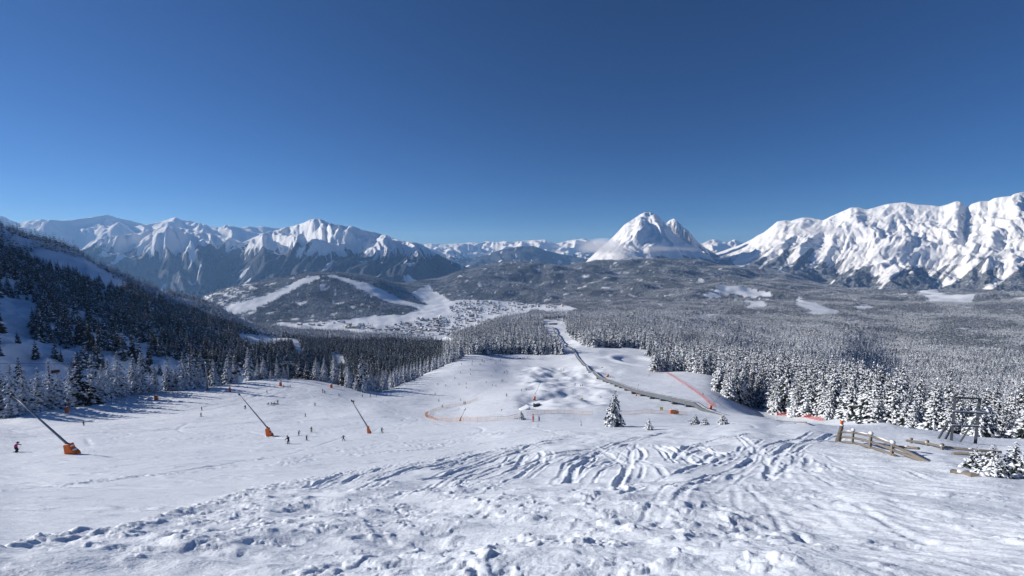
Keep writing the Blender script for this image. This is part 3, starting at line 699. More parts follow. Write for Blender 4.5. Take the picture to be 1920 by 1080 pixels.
def make_spruce(seed, h=1.0, base_r=0.19, whorls=13, per=7, sub=1, snow=0.8, low=0.06, mats=(0, 1, 2)):
    """crown of a tree one unit tall: faces 0 = needles, 1 = snow, 2 = frosted needles"""
    R = random.Random(seed); V, F, MI = [], [], []
    for i in range(whorls):
        t = low + (1 - low) * (i + 0.15) / whorls
        Lr = base_r * ((1 - t) ** 0.82) * (1.0 if t > 0.12 else 0.85) + 0.012
        n = max(3, int(round(per * (0.55 + 0.6 * (1 - t)))))
        ph = R.random() * 6.28
        for k in range(n):
            an = ph + k * 6.283 / n + R.uniform(-0.25, 0.25)
            L = Lr * R.uniform(0.68, 1.22)
            z = t + R.uniform(-0.02, 0.02)
            dr = R.uniform(0.30, 0.62) * (1.0 if t < 0.8 else 0.3)
            c, s = math.cos(an), math.sin(an)
            rise = 0.10 * L
            if sub == 1:
                a = np.array((c * L * 0.12, s * L * 0.12, z + rise)); b = np.array((c * L, s * L, z - dr * L))
                tm = 1 if R.random() < snow else (2 if R.random() < 0.6 else 0)
                clump(V, F, MI, a, b, L * R.uniform(0.26, 0.40) + 0.006, L * 0.24 + 0.008, tm, 0 if R.random() < 0.8 else 2)
            else:
                for q in range(sub):
                    f0 = q / sub; f1 = (q + 1.25) / sub
                    oa = R.uniform(-0.35, 0.35) * (0.4 + f0)
                    ca, sa = math.cos(an + oa * 0.6), math.sin(an + oa * 0.6)
                    a = np.array((c * L * f0, s * L * f0, z + rise * (1 - f0) - dr * L * f0 ** 1.5))
                    b = np.array((ca * L * f1, sa * L * f1, z - dr * L * min(f1, 1.1) ** 1.5 + R.uniform(-0.006, 0.006)))
                    tm = 1 if R.random() < snow else (2 if R.random() < 0.4 else 0)
                    clump(V, F, MI, a, b, L * R.uniform(0.13, 0.24) + 0.004, L * 0.15 + 0.005, tm, 0, R.uniform(-0.3, 0.3))
    clump(V, F, MI, np.array((-0.012, 0, 0.965)), np.array((0.012, 0, 1.0)), 0.014, 0.03, 1, 0)
    return V, F, MI
def crown_mesh(name, data, mats):
    V, F, MI = data
    me = bpy.data.meshes.new(name); me.from_pydata([tuple(v) for v in V], [], F)
    for m in mats: me.materials.append(m)
    me.polygons.foreach_set("material_index", MI); me.update()
    return me
def tube_mesh(name, pts, rads, n=6, mat=None, cap=True):
    bm = bmesh.new(); rings = []
    P = [Vector(p) for p in pts]
    for i, p in enumerate(P):
        d = (P[min(i + 1, len(P) - 1)] - P[max(i - 1, 0)]).normalized()
        q = d.to_track_quat('Z', 'Y')
        rings.append([bm.verts.new(p + q @ Vector((rads[i] * math.cos(6.28318 * k / n), rads[i] * math.sin(6.28318 * k / n), 0))) for k in range(n)])
    for a, b in zip(rings[:-1], rings[1:]):
        for k in range(n): bm.faces.new((a[k], a[(k + 1) % n], b[(k + 1) % n], b[k]))
    if cap: bm.faces.new(rings[0][::-1]); bm.faces.new(rings[-1])
    me = bpy.data.meshes.new(name); bm.to_mesh(me); bm.free()
    if mat: me.materials.append(mat)
    return me
TM = (M_NEEDLE, M_TSNOW, M_FROST); TMB = (M_NEEDLE_B, M_TSNOW, M_NEEDLE_B)
HI = [crown_mesh("crown", make_spruce(100 + i, base_r=R, whorls=17, per=9, sub=3, snow=S), TM) for i, (R, S) in enumerate([(0.17, 0.95), (0.20, 0.92), (0.15, 0.95), (0.22, 0.9), (0.18, 0.85), (0.16, 0.93)])]
HIW = [crown_mesh("crown", make_spruce(140 + i, base_r=R, whorls=17, per=9, sub=3, snow=S), TM) for i, (R, S) in enumerate([(0.16, 0.68), (0.19, 0.6), (0.15, 0.72), (0.2, 0.55), (0.17, 0.64)])]
HI.append(crown_mesh("crown", make_spruce(130, base_r=0.19, whorls=15, per=8, sub=3, snow=0.35), TMB))
YOUNG = [crown_mesh("crown", make_spruce(150 + i, base_r=0.42, whorls=11, per=10, sub=4, snow=0.62, low=0.03), TM) for i in range(3)]
TRUNK = tube_mesh("trunk", [(0, 0, -0.06), (0, 0, 0.12), (0, 0, 0.6), (0, 0, 0.97)], [0.022, 0.016, 0.009, 0.003], 6, M_BARK)
MID = [crown_mesh("mid_spruce", make_spruce(200 + i, base_r=R, whorls=12, per=7, sub=1, snow=S, low=0.03), TM) for i, (R, S) in enumerate([(0.17, 0.40), (0.20, 0.50), (0.15, 0.60), (0.19, 0.66)])]
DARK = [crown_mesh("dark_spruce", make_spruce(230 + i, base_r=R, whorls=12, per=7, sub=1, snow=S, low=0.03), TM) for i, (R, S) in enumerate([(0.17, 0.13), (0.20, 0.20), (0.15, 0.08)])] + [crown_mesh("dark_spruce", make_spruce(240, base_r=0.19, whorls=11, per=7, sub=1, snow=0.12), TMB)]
LOWM = [crown_mesh("far_spruce", make_spruce(260 + i, base_r=0.19, whorls=6, per=6, sub=1, snow=S, low=0.03), TM) for i, S in enumerate([0.22, 0.38, 0.52])]
def clump_mesh(seed, n, rad, snow):
    R = random.Random(seed); V, F, MI = [], [], []
    for k in range(n):
        v, f, mi = make_spruce(seed * 50 + k, base_r=0.23, whorls=4, per=5, sub=1, snow=snow, low=0.02)
        s = R.uniform(13, 21); x, y = R.uniform(-rad, rad), R.uniform(-rad, rad); n0 = len(V)
        V += [np.array((p[0] * s + x, p[1] * s + y, p[2] * s - 1.0)) for p in v]; F += [tuple(i + n0 for i in q) for q in f]; MI += mi
    return crown_mesh("far_grove", (V, F, MI), TM)
GROVE = [clump_mesh(i + 3, 13, 14.0, S) for i, S in enumerate([0.22, 0.34, 0.46, 0.56])]

# ---- tree positions over the whole land
def visible(x, y, ztop, slack):
    """is the top of something at x, y seen past the land in front of it (with slack in tan elevation)"""
    RM = visible.rm
    fi = np.clip(np.interp(np.arctan2(x, y), AZ_G, np.arange(len(AZ_G))).round().astype(int), 0, len(AZ_G) - 1)
    r = np.hypot(x, y); fj = np.clip(((np.log(r) - LR_G[0]) / (LR_G[1] - LR_G[0])).astype(int) - 2, 0, len(LR_G) - 1)
    return ztop / r > RM[fi, fj] - slack
visible.rm = np.maximum.accumulate(TANEL, axis=1)
def scatter(r0, r1, step, jit=0.85, umax=1.36, seed=0):
    g = np.random.default_rng(seed)
    ymax = r1; xs = np.arange(-r1, r1, step); ys = np.arange(0, ymax, step)
    X, Y = np.meshgrid(xs, ys); X = X.ravel() + g.uniform(-0.5, 0.5, X.size) * step * jit * 1.1; Y = Y.ravel() + g.uniform(-0.5, 0.5, Y.size) * step * jit * 1.1
    r = np.hypot(X, Y); k = (r > r0) & (r < r1) & (np.abs(X) < umax * np.maximum(Y, 1) + 30)
    X, Y = X[k], Y[k]
    zb = base_h(np.arctan2(X, Y), np.log(np.hypot(X, Y)))
    f = forest_density(X, Y, zb)
    k = g.uniform(0, 1, len(X)) < f
    X, Y, zb = X[k], Y[k], zb[k]
    z = zb + detail_h(X, Y, zb)
    return X, Y, z
def heights(X, Y, g):
    n = fbm(X / 70, Y / 70, 2, 301)
    return np.clip(17.5 + 4.5 * n + g.normal(0, 4.2, len(X)), 6, 29)
g = np.random.default_rng(5)
tx, ty, tz = scatter(70, 640, 5.2, seed=1)
th = heights(tx, ty, g)
pxx, pyy, dd = to_px(tx, ty, tz)
th = np.where((pxx > 1500) & (dd < 150), th * np.interp(dd, [80, 150], [0.45, 0.85]), th)     # young growth near the fence
th = np.where(pxx < 430, th * 0.9, th)
k = visible(tx, ty, tz + th, 0.02)
tx, ty, tz, th = tx[k], ty[k], tz[k], th[k]
mx, my, mz = scatter(640, 1350, 6.6, seed=2); mh = heights(mx, my, g)
k = visible(mx, my, mz + mh, 0.012); mx, my, mz, mh = mx[k], my[k], mz[k], mh[k]
fx, fy, fz = scatter(1350, 2650, 10.0, seed=3); fh = heights(fx, fy, g) * 1.12
k = visible(fx, fy, fz + fh, 0.008); fx, fy, fz, fh = fx[k], fy[k], fz[k], fh[k]
cx, cy, cz = scatter(2650, 9000, 27.0, seed=4)
k = visible(cx, cy, cz + 20, 0.004); cx, cy, cz = cx[k], cy[k], cz[k]
print("TREES near", len(tx), "mid", len(mx), "far", len(fx), "groves", len(cx))

# trees of the row along the left lip of the run, one by one: (pixel x, top, foot)
ROW = [(4,694,784),(26,690,783),(50,692,777),(75,697,772),(97,683,768),(115,700,766),(138,688,760),(152,670,757),(180,673,749),(192,690,747),(207,680,744),(222,666,741),(238,704,741),(253,671,737),(268,668,735),(292,688,731),(318,676,727),(330,690,727),(345,668,726),(360,670,725),(376,686,726),(403,679,722),(430,670,717),(441,673,715),(468,657,711),(484,680,709),(495,673,709),(508,694,709),(521,675,708),(533,690,708),(561,676,709),(575,680,711),(594,674,712),(608,675,715),(628,668,719),(641,690,723),(653,691,727),(668,703,732),(682,706,735)]
EDGE = []
for q in np.linspace(0, 1, 27):
    x = 692 + 172 * q + random.uniform(-2, 2); y = np.interp(x, [690, 760, 815, 870], [733, 714, 690, 668]) + 0.3
    EDGE.append((x, y - random.uniform(24, 30) * (1.25 - 0.40 * q), y))
def ray_at(px, py, D):
    dx, dy, dz = px_dir(px, py); return D * dx, D * dy, D * dz
def place_row(lst, extra=2.0):
    out = []
    for px, top, foot in lst:
        lim = np.interp(px, [0, 240, 400, 690, 870], [190, 245, 270, 330, 575]); w = None
        for k in range(16):
            w = hit(px, foot + 0.4 + k)
            if w and w[1] < lim: break
        if not w: continue
        r = math.hypot(*w); x, y = w[0] * (1 + extra / r), w[1] * (1 + extra / r)
        z = float(ground(x, y)); D = to_px(x, y, z)[2]
        tp = ray_at(px, top, 1.0); tz_ = tp[2] * (y / tp[1])
        out.append((x, y, z - 0.3, max(4.0, tz_ - z + 0.3)))
    return out
NEARTREES = [(*t, "row") for t in place_row(ROW)] + [(*t, "edge") for t in place_row(EDGE)]
# the nearest forest trees become single things, the rest stays one mass of forest
row_xy = np.array([(t[0], t[1]) for t in NEARTREES])
dmin = np.array([np.min(np.hypot(row_xy[:, 0] - x, row_xy[:, 1] - y)) for x, y in zip(tx, ty)])
px_, py_, d_ = to_px(tx, ty, tz)
keep = (dmin > 3.2) & ~((px_ < 690) & (np.hypot(tx, ty) < 330) & (g.uniform(0, 1, len(tx)) < 0.72) & (py_ > 700))
tx, ty, tz, th, px_, d_ = tx[keep], ty[keep], tz[keep], th[keep], px_[keep], d_[keep]
vis = visible(tx, ty, tz + th * 0.35, 0.0) & (px_ > -10) & (px_ < 1930)
size = th / d_ * vis
# a tree hidden behind nearer trees shows little: count nearer neighbours along the line of sight
order = np.argsort(d_)
occ = {}
shown = np.zeros(len(tx))
for i in order:
    b = int(px_[i] // 7); top = (tz[i] + th[i]) / d_[i]
    prev = occ.get(b, -9)
    shown[i] = max(0.0, min(top - prev, th[i] / d_[i])) * th[i] * 0.36 / d_[i]
    if size[i] > 0 and top > prev: occ[b] = top
N_SINGLE = 300 - len(NEARTREES) - 12
single = np.zeros(len(tx), bool); single[np.argsort(-shown * vis)[:N_SINGLE]] = True
for i in np.nonzero(single)[0]: NEARTREES.append((tx[i], ty[i], tz[i] - 0.3, th[i] + 0.3, "wood"))
SMOOTH_NONE = None
LBL = {"row": None, "edge": None}
ORD = ["first", "second", "third", "fourth", "fifth", "sixth", "seventh", "eighth", "ninth", "tenth", "eleventh", "twelfth", "thirteenth", "fourteenth", "fifteenth", "sixteenth", "seventeenth", "eighteenth", "nineteenth", "twentieth"]
def tree_object(x, y, z, h, crown, label, group, wid=1.0, name="spruce_tree", cat="tree"):
    o = bpy.data.objects.new(name, None); COL.objects.link(o); o.empty_display_size = 1
    o.location = (x, y, z); o.rotation_euler = (random.uniform(-.03, .03), random.uniform(-.03, .03), random.uniform(0, 6.28)); o.scale = (h * wid, h * wid, h)
    c = bpy.data.objects.new("crown", crown); COL.objects.link(c); c.parent = o
    t = bpy.data.objects.new("trunk", TRUNK); COL.objects.link(t); t.parent = o
    return tag(o, label, cat, group)
WOODLBL = {}
ZONES = [(-99, 330, "spruce on the open lower slope of the shaded left hillside", "hillside spruces", "isolated dark spruce, %s from the left on the open shaded hillside snow"),
         (330, 700, "spruce among others in the gully below the shaded hillside", "gully spruces", "dark spruce, %s from the left at the gully edge behind the pylons"),
         (700, 1075, "snowy spruce in the dense stand behind the far end of the piste", "spruces beyond the piste", "snowy spruce, %s from the left along the far piste end"),
         (1075, 1215, "snowy spruce by the snow clearing beyond the funicular track", "spruces beyond the track", "snowy spruce, %s from the left in the clearing beyond the track"),
         (1215, 1345, "snowy spruce behind the front edge of the wood by the reservoir", "spruces by the reservoir", "snowy front-edge spruce, %s from the reservoir along the piste"),
         (1345, 1570, "tall snowy spruce behind the front edge of the wood right of the piste", "spruces of the right-hand wood", "tall front-edge spruce, %s from the piste bend along the right-hand wood"),
         (1570, 2500, "snow-dusted spruce deeper in the belt behind the wooden fence", "spruces behind the fence", "front spruce of the belt behind the fence, %s counted from the stump post")]
wd = [(t[0], t[1], t[2]) for t in NEARTREES if t[4] == "wood"]
for (xa, xb, plain, grp, front) in ZONES:
    Zt = [(float(to_px(*t)[0]), float(to_px(*t)[2]), t) for t in wd if xa <= float(to_px(*t)[0]) < xb]
    Zt.sort(key=lambda q: q[0]); n = 0
    for (p_, d_t, t) in Zt:
        first = not any(abs(p2 - p_) < 9 and d2 < d_t for p2, d2, _ in Zt)
        if first and n < 20: WOODLBL[(t[0], t[1])] = (front % ORD[n], grp); n += 1
        else: WOODLBL[(t[0], t[1])] = (plain, grp)
nrow = len([t for t in NEARTREES if t[4] == "row"]); nedge = len([t for t in NEARTREES if t[4] == "edge"])
ri = ei = 0
for (x, y, z, h, kind) in NEARTREES:
    px, py, d = to_px(x, y, z)
    cr = HI[random.randrange(6)]
    if kind == "row":
        if ri < 20: lb = "snow-laden spruce, %s from the left in the row behind the left piste" % ORD[ri]
        else: lb = "snow-laden spruce, %s leftwards from the gully in the row behind the left piste" % ORD[min(nrow - 1 - ri, 19)]
        if ri in (7, 30, 31, 35): cr = HI[6]
        ri += 1; grp = "spruces along the left piste lip"; w = random.uniform(1.1, 1.4); h *= 1.1
    elif kind == "edge":
        lb = "snowy spruce, %s %s the gully in the row climbing the piste edge" % (ORD[min(ei, nedge - 1 - ei)], "up from" if ei <= nedge - 1 - ei else "down from the top of") if False else ("snowy spruce, %s in the row climbing from the gully along the piste edge" % ORD[ei] if ei < 20 else "snowy spruce, %s from the top of the row along the gully piste edge" % ORD[nedge - 1 - ei])
        ei += 1; grp = "spruces along the gully piste edge"; w = random.uniform(1.0, 1.3)
    else:
        lb, grp = WOODLBL[(x, y)]
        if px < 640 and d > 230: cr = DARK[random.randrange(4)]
        if cr in HI: cr = HIW[random.randrange(5)]
        w = random.uniform(0.95, 1.25)
    tree_object(x, y, z, h, cr, lb, grp, w)

# ---- the rest of the woods: one object per wood, instanced
def proto(name, me):
    o = bpy.data.objects.new(name, me); return o
def forest(name, label, pts, hs, protos, wid=(0.95, 1.3), seed=0, patch=0):
    gg = np.random.default_rng(seed)
    n = len(pts); me = bpy.data.meshes.new(name); me.vertices.add(n); me.vertices.foreach_set("co", np.asarray(pts, np.float32).ravel())
    w = hs * gg.uniform(*wid, n)
    a = me.attributes.new("tscale", 'FLOAT_VECTOR', 'POINT'); a.data.foreach_set("vector", np.stack([w, w, hs], -1).astype(np.float32).ravel())
    a = me.attributes.new("trot", 'FLOAT_VECTOR', 'POINT'); a.data.foreach_set("vector", np.stack([gg.normal(0, .03, n), gg.normal(0, .03, n), gg.uniform(0, 6.28, n)], -1).astype(np.float32).ravel())
    a = me.attributes.new("tkind", 'INT', 'POINT'); 
    kd = gg.integers(0, len(protos), n)
    if patch:
        pp = np.asarray(pts); kd = np.clip((fbm(pp[:, 0] / patch, pp[:, 1] / patch, 3, seed) * 1.1 + 0.5 + gg.normal(0, 0.16, n)) * len(protos), 0, len(protos) - 1).astype(int)
    a.data.foreach_set("value", kd.astype(np.int32))
    o = link(name, me)
    ng = bpy.data.node_groups.new(name, 'GeometryNodeTree')
    ng.interface.new_socket("Geometry", in_out='INPUT', socket_type='NodeSocketGeometry'); ng.interface.new_socket("Geometry", in_out='OUTPUT', socket_type='NodeSocketGeometry')
    N, L = ng.nodes, ng.links
    gi, go = N.new("NodeGroupInput"), N.new("NodeGroupOutput")
    iop = N.new("GeometryNodeInstanceOnPoints"); gti = N.new("GeometryNodeGeometryToInstance")
    for m in reversed(protos):
        oi = N.new("GeometryNodeObjectInfo"); oi.inputs["Object"].default_value = proto(m.name + "_shape", m); oi.inputs["As Instance"].default_value = True
        L.new(oi.outputs["Geometry"], gti.inputs[0])
    def attr(nm, ty):
        q = N.new("GeometryNodeInputNamedAttribute"); q.data_type = ty; q.inputs[0].default_value = nm; return q.outputs[0]
    L.new(gi.outputs[0], iop.inputs["Points"]); L.new(gti.outputs[0], iop.inputs["Instance"])
    iop.inputs["Pick Instance"].default_value = True
    L.new(attr("tkind", 'INT'), iop.inputs["Instance Index"]); L.new(attr("tscale", 'FLOAT_VECTOR'), iop.inputs["Scale"])
    rn = N.new("FunctionNodeEulerToRotation"); L.new(attr("trot", 'FLOAT_VECTOR'), rn.inputs[0]); L.new(rn.outputs[0], iop.inputs["Rotation"])
    L.new(iop.outputs[0], go.inputs[0])
    md = o.modifiers.new("trees", 'NODES'); md.node_group = ng
    return tag(o, label, "forest", None, "stuff")
rest = ~single
pxr = px_
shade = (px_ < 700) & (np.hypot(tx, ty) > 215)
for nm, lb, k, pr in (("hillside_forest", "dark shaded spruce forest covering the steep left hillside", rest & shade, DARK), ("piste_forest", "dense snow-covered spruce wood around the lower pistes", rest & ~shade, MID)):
    forest(nm, lb, np.stack([tx[k], ty[k], tz[k] - 0.3], -1), th[k], pr, seed=11)
pm = to_px(mx, my, mz)[0]; k = pm < 830
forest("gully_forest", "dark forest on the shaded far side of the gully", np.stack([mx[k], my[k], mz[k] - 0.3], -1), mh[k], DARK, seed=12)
k = ~k
forest("ridge_forest", "frosted spruce forest on the ridge beyond the pistes", np.stack([mx[k], my[k], mz[k] - 0.3], -1), mh[k], MID, seed=13, patch=110)
forest("slope_forest", "frosted forest on the long slopes running down to the valley", np.stack([fx, fy, fz - 0.4], -1), fh, LOWM, wid=(1.1, 1.45), seed=14, patch=150)
forest("valley_forest", "grey frosted woods on the valley hills around the town", np.stack([cx, cy, cz - 0.5], -1), np.ones(len(cx)), GROVE, wid=(0.97, 1.03), seed=15, patch=330)
# ------------------------------------------------------------------ helpers for built things
def spot(px, py, rmin=3.0):
    w = hit(px, py, rmin)
    return Vector((w[0], w[1], float(ground(w[0], w[1]))))
def depth_of(p): return float(to_px(p[0], p[1], p[2])[2])
def at_depth(px, py, D): return Vector(ray_at(px, py, D))
def empty(name, loc, rz=0.0, label=None, cat=None, group=None):
    o = bpy.data.objects.new(name, None); COL.objects.link(o); o.location = loc; o.rotation_euler = (0, 0, rz); o.empty_display_size = 0.5
    return tag(o, label, cat, group)
class MB:
    def __init__(s): s.bm = bmesh.new(); s.mi = 0
    def box(s, c, size, rot=None, taper=1.0):
        n0 = len(s.bm.verts); R = rot if rot is not None else Matrix.Identity(3)
        vs = []
        for z in (-.5, .5):
            k = taper if z > 0 else 1.0
            for x, y in ((-.5, -.5), (.5, -.5), (.5, .5), (-.5, .5)):
                vs.append(s.bm.verts.new(Vector(c) + R @ Vector((x * size[0] * k, y * size[1] * k, z * size[2]))))
        for f in ((3, 2, 1, 0), (4, 5, 6, 7), (0, 1, 5, 4), (1, 2, 6, 5), (2, 3, 7, 6), (3, 0, 4, 7)):
            fc = s.bm.faces.new([vs[i] for i in f]); fc.material_index = s.mi
        return s
    def bar(s, a, b, w, h=None, up=(0, 0, 1)):
        a, b = Vector(a), Vector(b); d = b - a; L = d.length; z = d.normalized()
        u = Vector(up); x = u.cross(z)
        if x.length < 1e-4: x = Vector((1, 0, 0)).cross(z)
        x.normalize(); y = z.cross(x)
        return s.box((a + b) / 2, (w, h or w, L), Matrix((x, y, z)).transposed())
    def tube(s, pts, rads, n=7):
        P = [Vector(p) for p in pts]; rings = []
        for i, p in enumerate(P):
            d = (P[min(i + 1, len(P) - 1)] - P[max(i - 1, 0)]).normalized(); q = d.to_track_quat('Z', 'Y')
            rings.append([s.bm.verts.new(p + q @ Vector((rads[i] * math.cos(6.28318 * k / n), rads[i] * math.sin(6.28318 * k / n), 0))) for k in range(n)])
        for a, b in zip(rings[:-1], rings[1:]):
            for k in range(n):
                f = s.bm.faces.new((a[k], a[(k + 1) % n], b[(k + 1) % n], b[k])); f.smooth = True; f.material_index = s.mi
        s.bm.faces.new(rings[0][::-1]).material_index = s.mi; s.bm.faces.new(rings[-1]).material_index = s.mi
        return s
    def ball(s, c, r, sx=1, sy=1, sz=1, n=8, m=5, cut=None):
        rings = []
        for i in range(m + 1):
            th = math.pi * i / m
            z = math.cos(th)
            if cut is not None: z = max(z, cut)
            rr = math.sin(th)
            rings.append([s.bm.verts.new(Vector(c) + Vector((r * sx * max(rr, .02) * math.cos(6.28318 * k / n), r * sy * max(rr, .02) * math.sin(6.28318 * k / n), r * sz * z))) for k in range(n)])
        for a, b in zip(rings[:-1], rings[1:]):
            for k in range(n):
                f = s.bm.faces.new((a[k], b[k], b[(k + 1) % n], a[(k + 1) % n])); f.smooth = True; f.material_index = s.mi
        return s
    def poly(s, pts, thick, axis=(0, 1, 0)):
        ax = Vector(axis) * thick
        a = [s.bm.verts.new(Vector(p) - ax / 2) for p in pts]; b = [s.bm.verts.new(Vector(p) + ax / 2) for p in pts]
        s.bm.faces.new(a); s.bm.faces.new(b[::-1])
        for i in range(len(pts)):
            j = (i + 1) % len(pts); s.bm.faces.new((a[j], a[i], b[i], b[j]))
        return s
    def mesh(s, name, mats=()):
        bmesh.ops.recalc_face_normals(s.bm, faces=s.bm.faces)
        me = bpy.data.meshes.new(name); s.bm.to_mesh(me); s.bm.free()
        for m in mats: me.materials.append(m)
        return me
    def build(s, name, mat, parent=None):
        return link(name, s.mesh(name, [mat] if not isinstance(mat, (list, tuple)) else mat), (), parent)
def bevel(o, w, seg=2):
    m = o.modifiers.new("soft_edges", 'BEVEL'); m.width = w; m.segments = seg; m.limit_method = 'ANGLE'; return o

# ------------------------------------------------------------------ valley town
WALLS = [mat_plain("plaster_" + n, c, 0.85, var=0.12, scale=0.3) for n, c in (("cream", (0.62, 0.57, 0.48)), ("white", (0.72, 0.71, 0.68)), ("timber", (0.16, 0.10, 0.07)), ("ochre", (0.50, 0.38, 0.22)))]
M_ROOFS = mat_plain("snow_on_roof", (0.80, 0.82, 0.86), 0.7, var=0.06, scale=0.3)
M_GLASS = mat_plain("window_glass", (0.05, 0.06, 0.08), 0.2, var=0.1, spec=0.6)
def house_mesh(L, W, H, wall, seed):
    R = random.Random(seed); b = MB()
    b.mi = 0; b.box((0, 0, H / 2 - 1), (L, W, H + 2))
    e = W * 0.5; rh = W * 0.24
    # gable ends
    for sx in (-1, 1):
        v = [b.bm.verts.new((sx * L / 2, -W / 2, H)), b.bm.verts.new((sx * L / 2, W / 2, H)), b.bm.verts.new((sx * L / 2, 0, H + rh))]
        b.bm.faces.new(v).material_index = 0
    b.mi = 2
    for st in range(int(H // 3)):
        for k in range(int(L // 4)):
            x = -L / 2 + 2.4 + k * 4
            for sy in (-1, 1): b.box((x, sy * (W / 2 + 0.03), 1.6 + st * 3), (1.3, 0.12, 1.3))
        for k in range(int(W // 4)):
            y = -W / 2 + 2.4 + k * 4
            for sx in (-1, 1): b.box((sx * (L / 2 + 0.03), y, 1.6 + st * 3), (0.12, 1.3, 1.3))
    b.mi = 3
    for st in range(1, int(H // 3)):
        b.box((0, -W / 2 - 0.6, st * 3), (L * 0.7, 1.1, 0.9))
    b.mi = 1
    for sy in (-1, 1):
        a = math.atan2(rh, W / 2); ln = (W / 2 + 1.0) / math.cos(a)
        b.box((0, sy * (W / 4 + 0.5), H + rh / 2 + 0.05 ), (L + 1.8, ln, 0.7), Matrix.Rotation(-sy * a, 3, 'X'))
    b.mi = 3; b.box((L * 0.22, 0.8, H + rh + 0.6), (0.9, 0.9, 1.8))
    return b.mesh("house", [wall, M_ROOFS, M_GLASS, WALLS[2]])
HOUSES = [house_mesh(14, 11, 6, WALLS[0], 1), house_mesh(18, 13, 9, WALLS[1], 2), house_mesh(12, 10, 6, WALLS[2], 3), house_mesh(28, 15, 12, WALLS[0], 4), house_mesh(22, 14, 9, WALLS[3], 5), house_mesh(16, 12, 9, WALLS[1], 6)]
TOWN = [[(838,578),(870,563),(905,565),(960,568),(1008,573),(985,583),(935,590),(905,588),(880,596),(855,590)], [(700,622),(740,608),(800,598),(850,592),(905,592),(930,598),(890,614),(850,626),(800,632),(740,630)], [(640,612),(700,606),(700,618),(650,618)], [(1000,572),(1060,572),(1050,578),(1005,578)], [(560,609),(640,603),(690,600),(600,610)]]
TOWN_N = [120, 135, 14, 14, 8]
hr = random.Random(3); placed = []
for poly, n, nm in zip(TOWN, TOWN_N, ("snow-roofed house in the far cluster of the valley town", "snow-roofed house in the near cluster of the valley town", "snow-roofed house on the town's left outskirts by the meadow", "long-roofed building in the town's rows at the wood edge", "lone farmhouse on the white meadow left of the town")):
    xs = [p[0] for p in poly]; ys = [p[1] for p in poly]; c = tries = 0
    while c < n and tries < 6000:
        tries += 1
        px, py = hr.uniform(min(xs), max(xs)), hr.uniform(min(ys), max(ys))
        if not in_poly(poly, np.array([px]), np.array([py]))[0]: continue
        w = hit(px, py, 2600)
        if not w: continue
        x, y = w[0] + hr.uniform(-12, 12), w[1] + hr.uniform(-40, 40)
        if any(abs(x - a) < 21 and abs(y - b) < 21 for a, b in placed): continue
        placed.append((x, y)); c += 1
        o = bpy.data.objects.new("house", HOUSES[hr.choices(range(6), (4, 3, 3, 1.3, 2, 3))[0]]); COL.objects.link(o)
        o.location = (x, y, float(ground(x, y))); o.rotation_euler = (0, 0, hr.choice((0, 1.57)) + hr.uniform(-0.4, 0.4)); k = hr.uniform(0.95, 1.35); o.scale = (k, k, k)
        tag(o, nm, "house", nm.replace("snow-roofed house", "houses").replace("long-roofed building", "buildings").replace("lone farmhouse", "farmhouses"))
# little trees between the houses
pts = []
for px, py in [(hr.uniform(640, 1010), hr.uniform(566, 632)) for _ in range(1500)]:
    if any(in_poly(p, np.array([px]), np.array([py]))[0] for p in TOWN[:3]):
        w = hit(px, py, 2600)
        if w: pts.append((w[0], w[1], float(ground(*w))))
pts = np.array(pts)
forest("town_trees", "dark garden trees scattered between the town houses", pts, np.random.default_rng(2).uniform(7, 15, len(pts)), DARK[:3], wid=(1.4, 2.2), seed=16)

# ------------------------------------------------------------------ single trees near the viewpoint
def lone(px, foot, top, crown, label, wid=1.0, name="spruce_tree", cat="tree", rmin=3.0, group=None):
    p = spot(px, foot, rmin); tp = ray_at(px, top, 1.0); zt = tp[2] * (p.y / tp[1])
    return tree_object(p.x, p.y, p.z - 0.15, zt - p.z + 0.15, crown, label, group, wid, name, cat)
BIG = crown_mesh("crown", make_spruce(171, base_r=0.30, whorls=17, per=10, sub=4, snow=0.6, low=0.05), TM)
lone(1150, 799, 730, BIG, "lone snow-dusted spruce standing on the crest in front of the snow park", 1.0)
lone(1217, 806, 783, crown_mesh("crown", make_spruce(172, base_r=0.5, whorls=7, per=8, sub=3, snow=0.6, low=0.05), TM), "small round snow-capped bush right of the lone crest spruce", 1.0, "snowy_bush", "bush")
lone(1089, 799, 784, crown_mesh("crown", make_spruce(173, base_r=0.3, whorls=6, per=5, sub=2, snow=0.7, low=0.05), TM), "tiny bent snow-covered sapling left of the lone crest spruce", 0.8, "sapling", "tree")
for i, (px, foot, top, lb) in enumerate([(1304, 796, 776, "snowy dwarf conifer just below the orange cushion, left of three on the crest"), (1322, 797, 781, "snowy dwarf conifer on the crest, middle one of three"), (1356, 796, 774, "snowy dwarf conifer on the crest nearest the end of the track")]):
    lone(px, foot, top, YOUNG[i % 3], lb, 1.3, "dwarf_conifer", "tree")
lone(978, 787, 769, YOUNG[1], "scrubby snowy conifer at the end of the orange net beside the two skiers", 1.1, "dwarf_conifer", "tree")
for i, (px, foot, top, w, lb) in enumerate([(1828, 880, 838, 1.2, "short young spruce beside the buried fence end, first of the corner thicket"), (1858, 890, 830, 1.0, "bushy young spruce in the corner thicket by the buried fence end"), (1896, 893, 826, 1.0, "tallest young spruce of the corner thicket at the right frame edge"), (1922, 897, 838, 1.1, "young spruce cut by the right frame edge in the corner thicket"), (1872, 895, 858, 1.5, "lowest young spruce at the front of the corner thicket")]):
    lone(px, foot, top, YOUNG[i % 3], lb, w, "young_spruce", "tree", group="young spruces in the right corner")
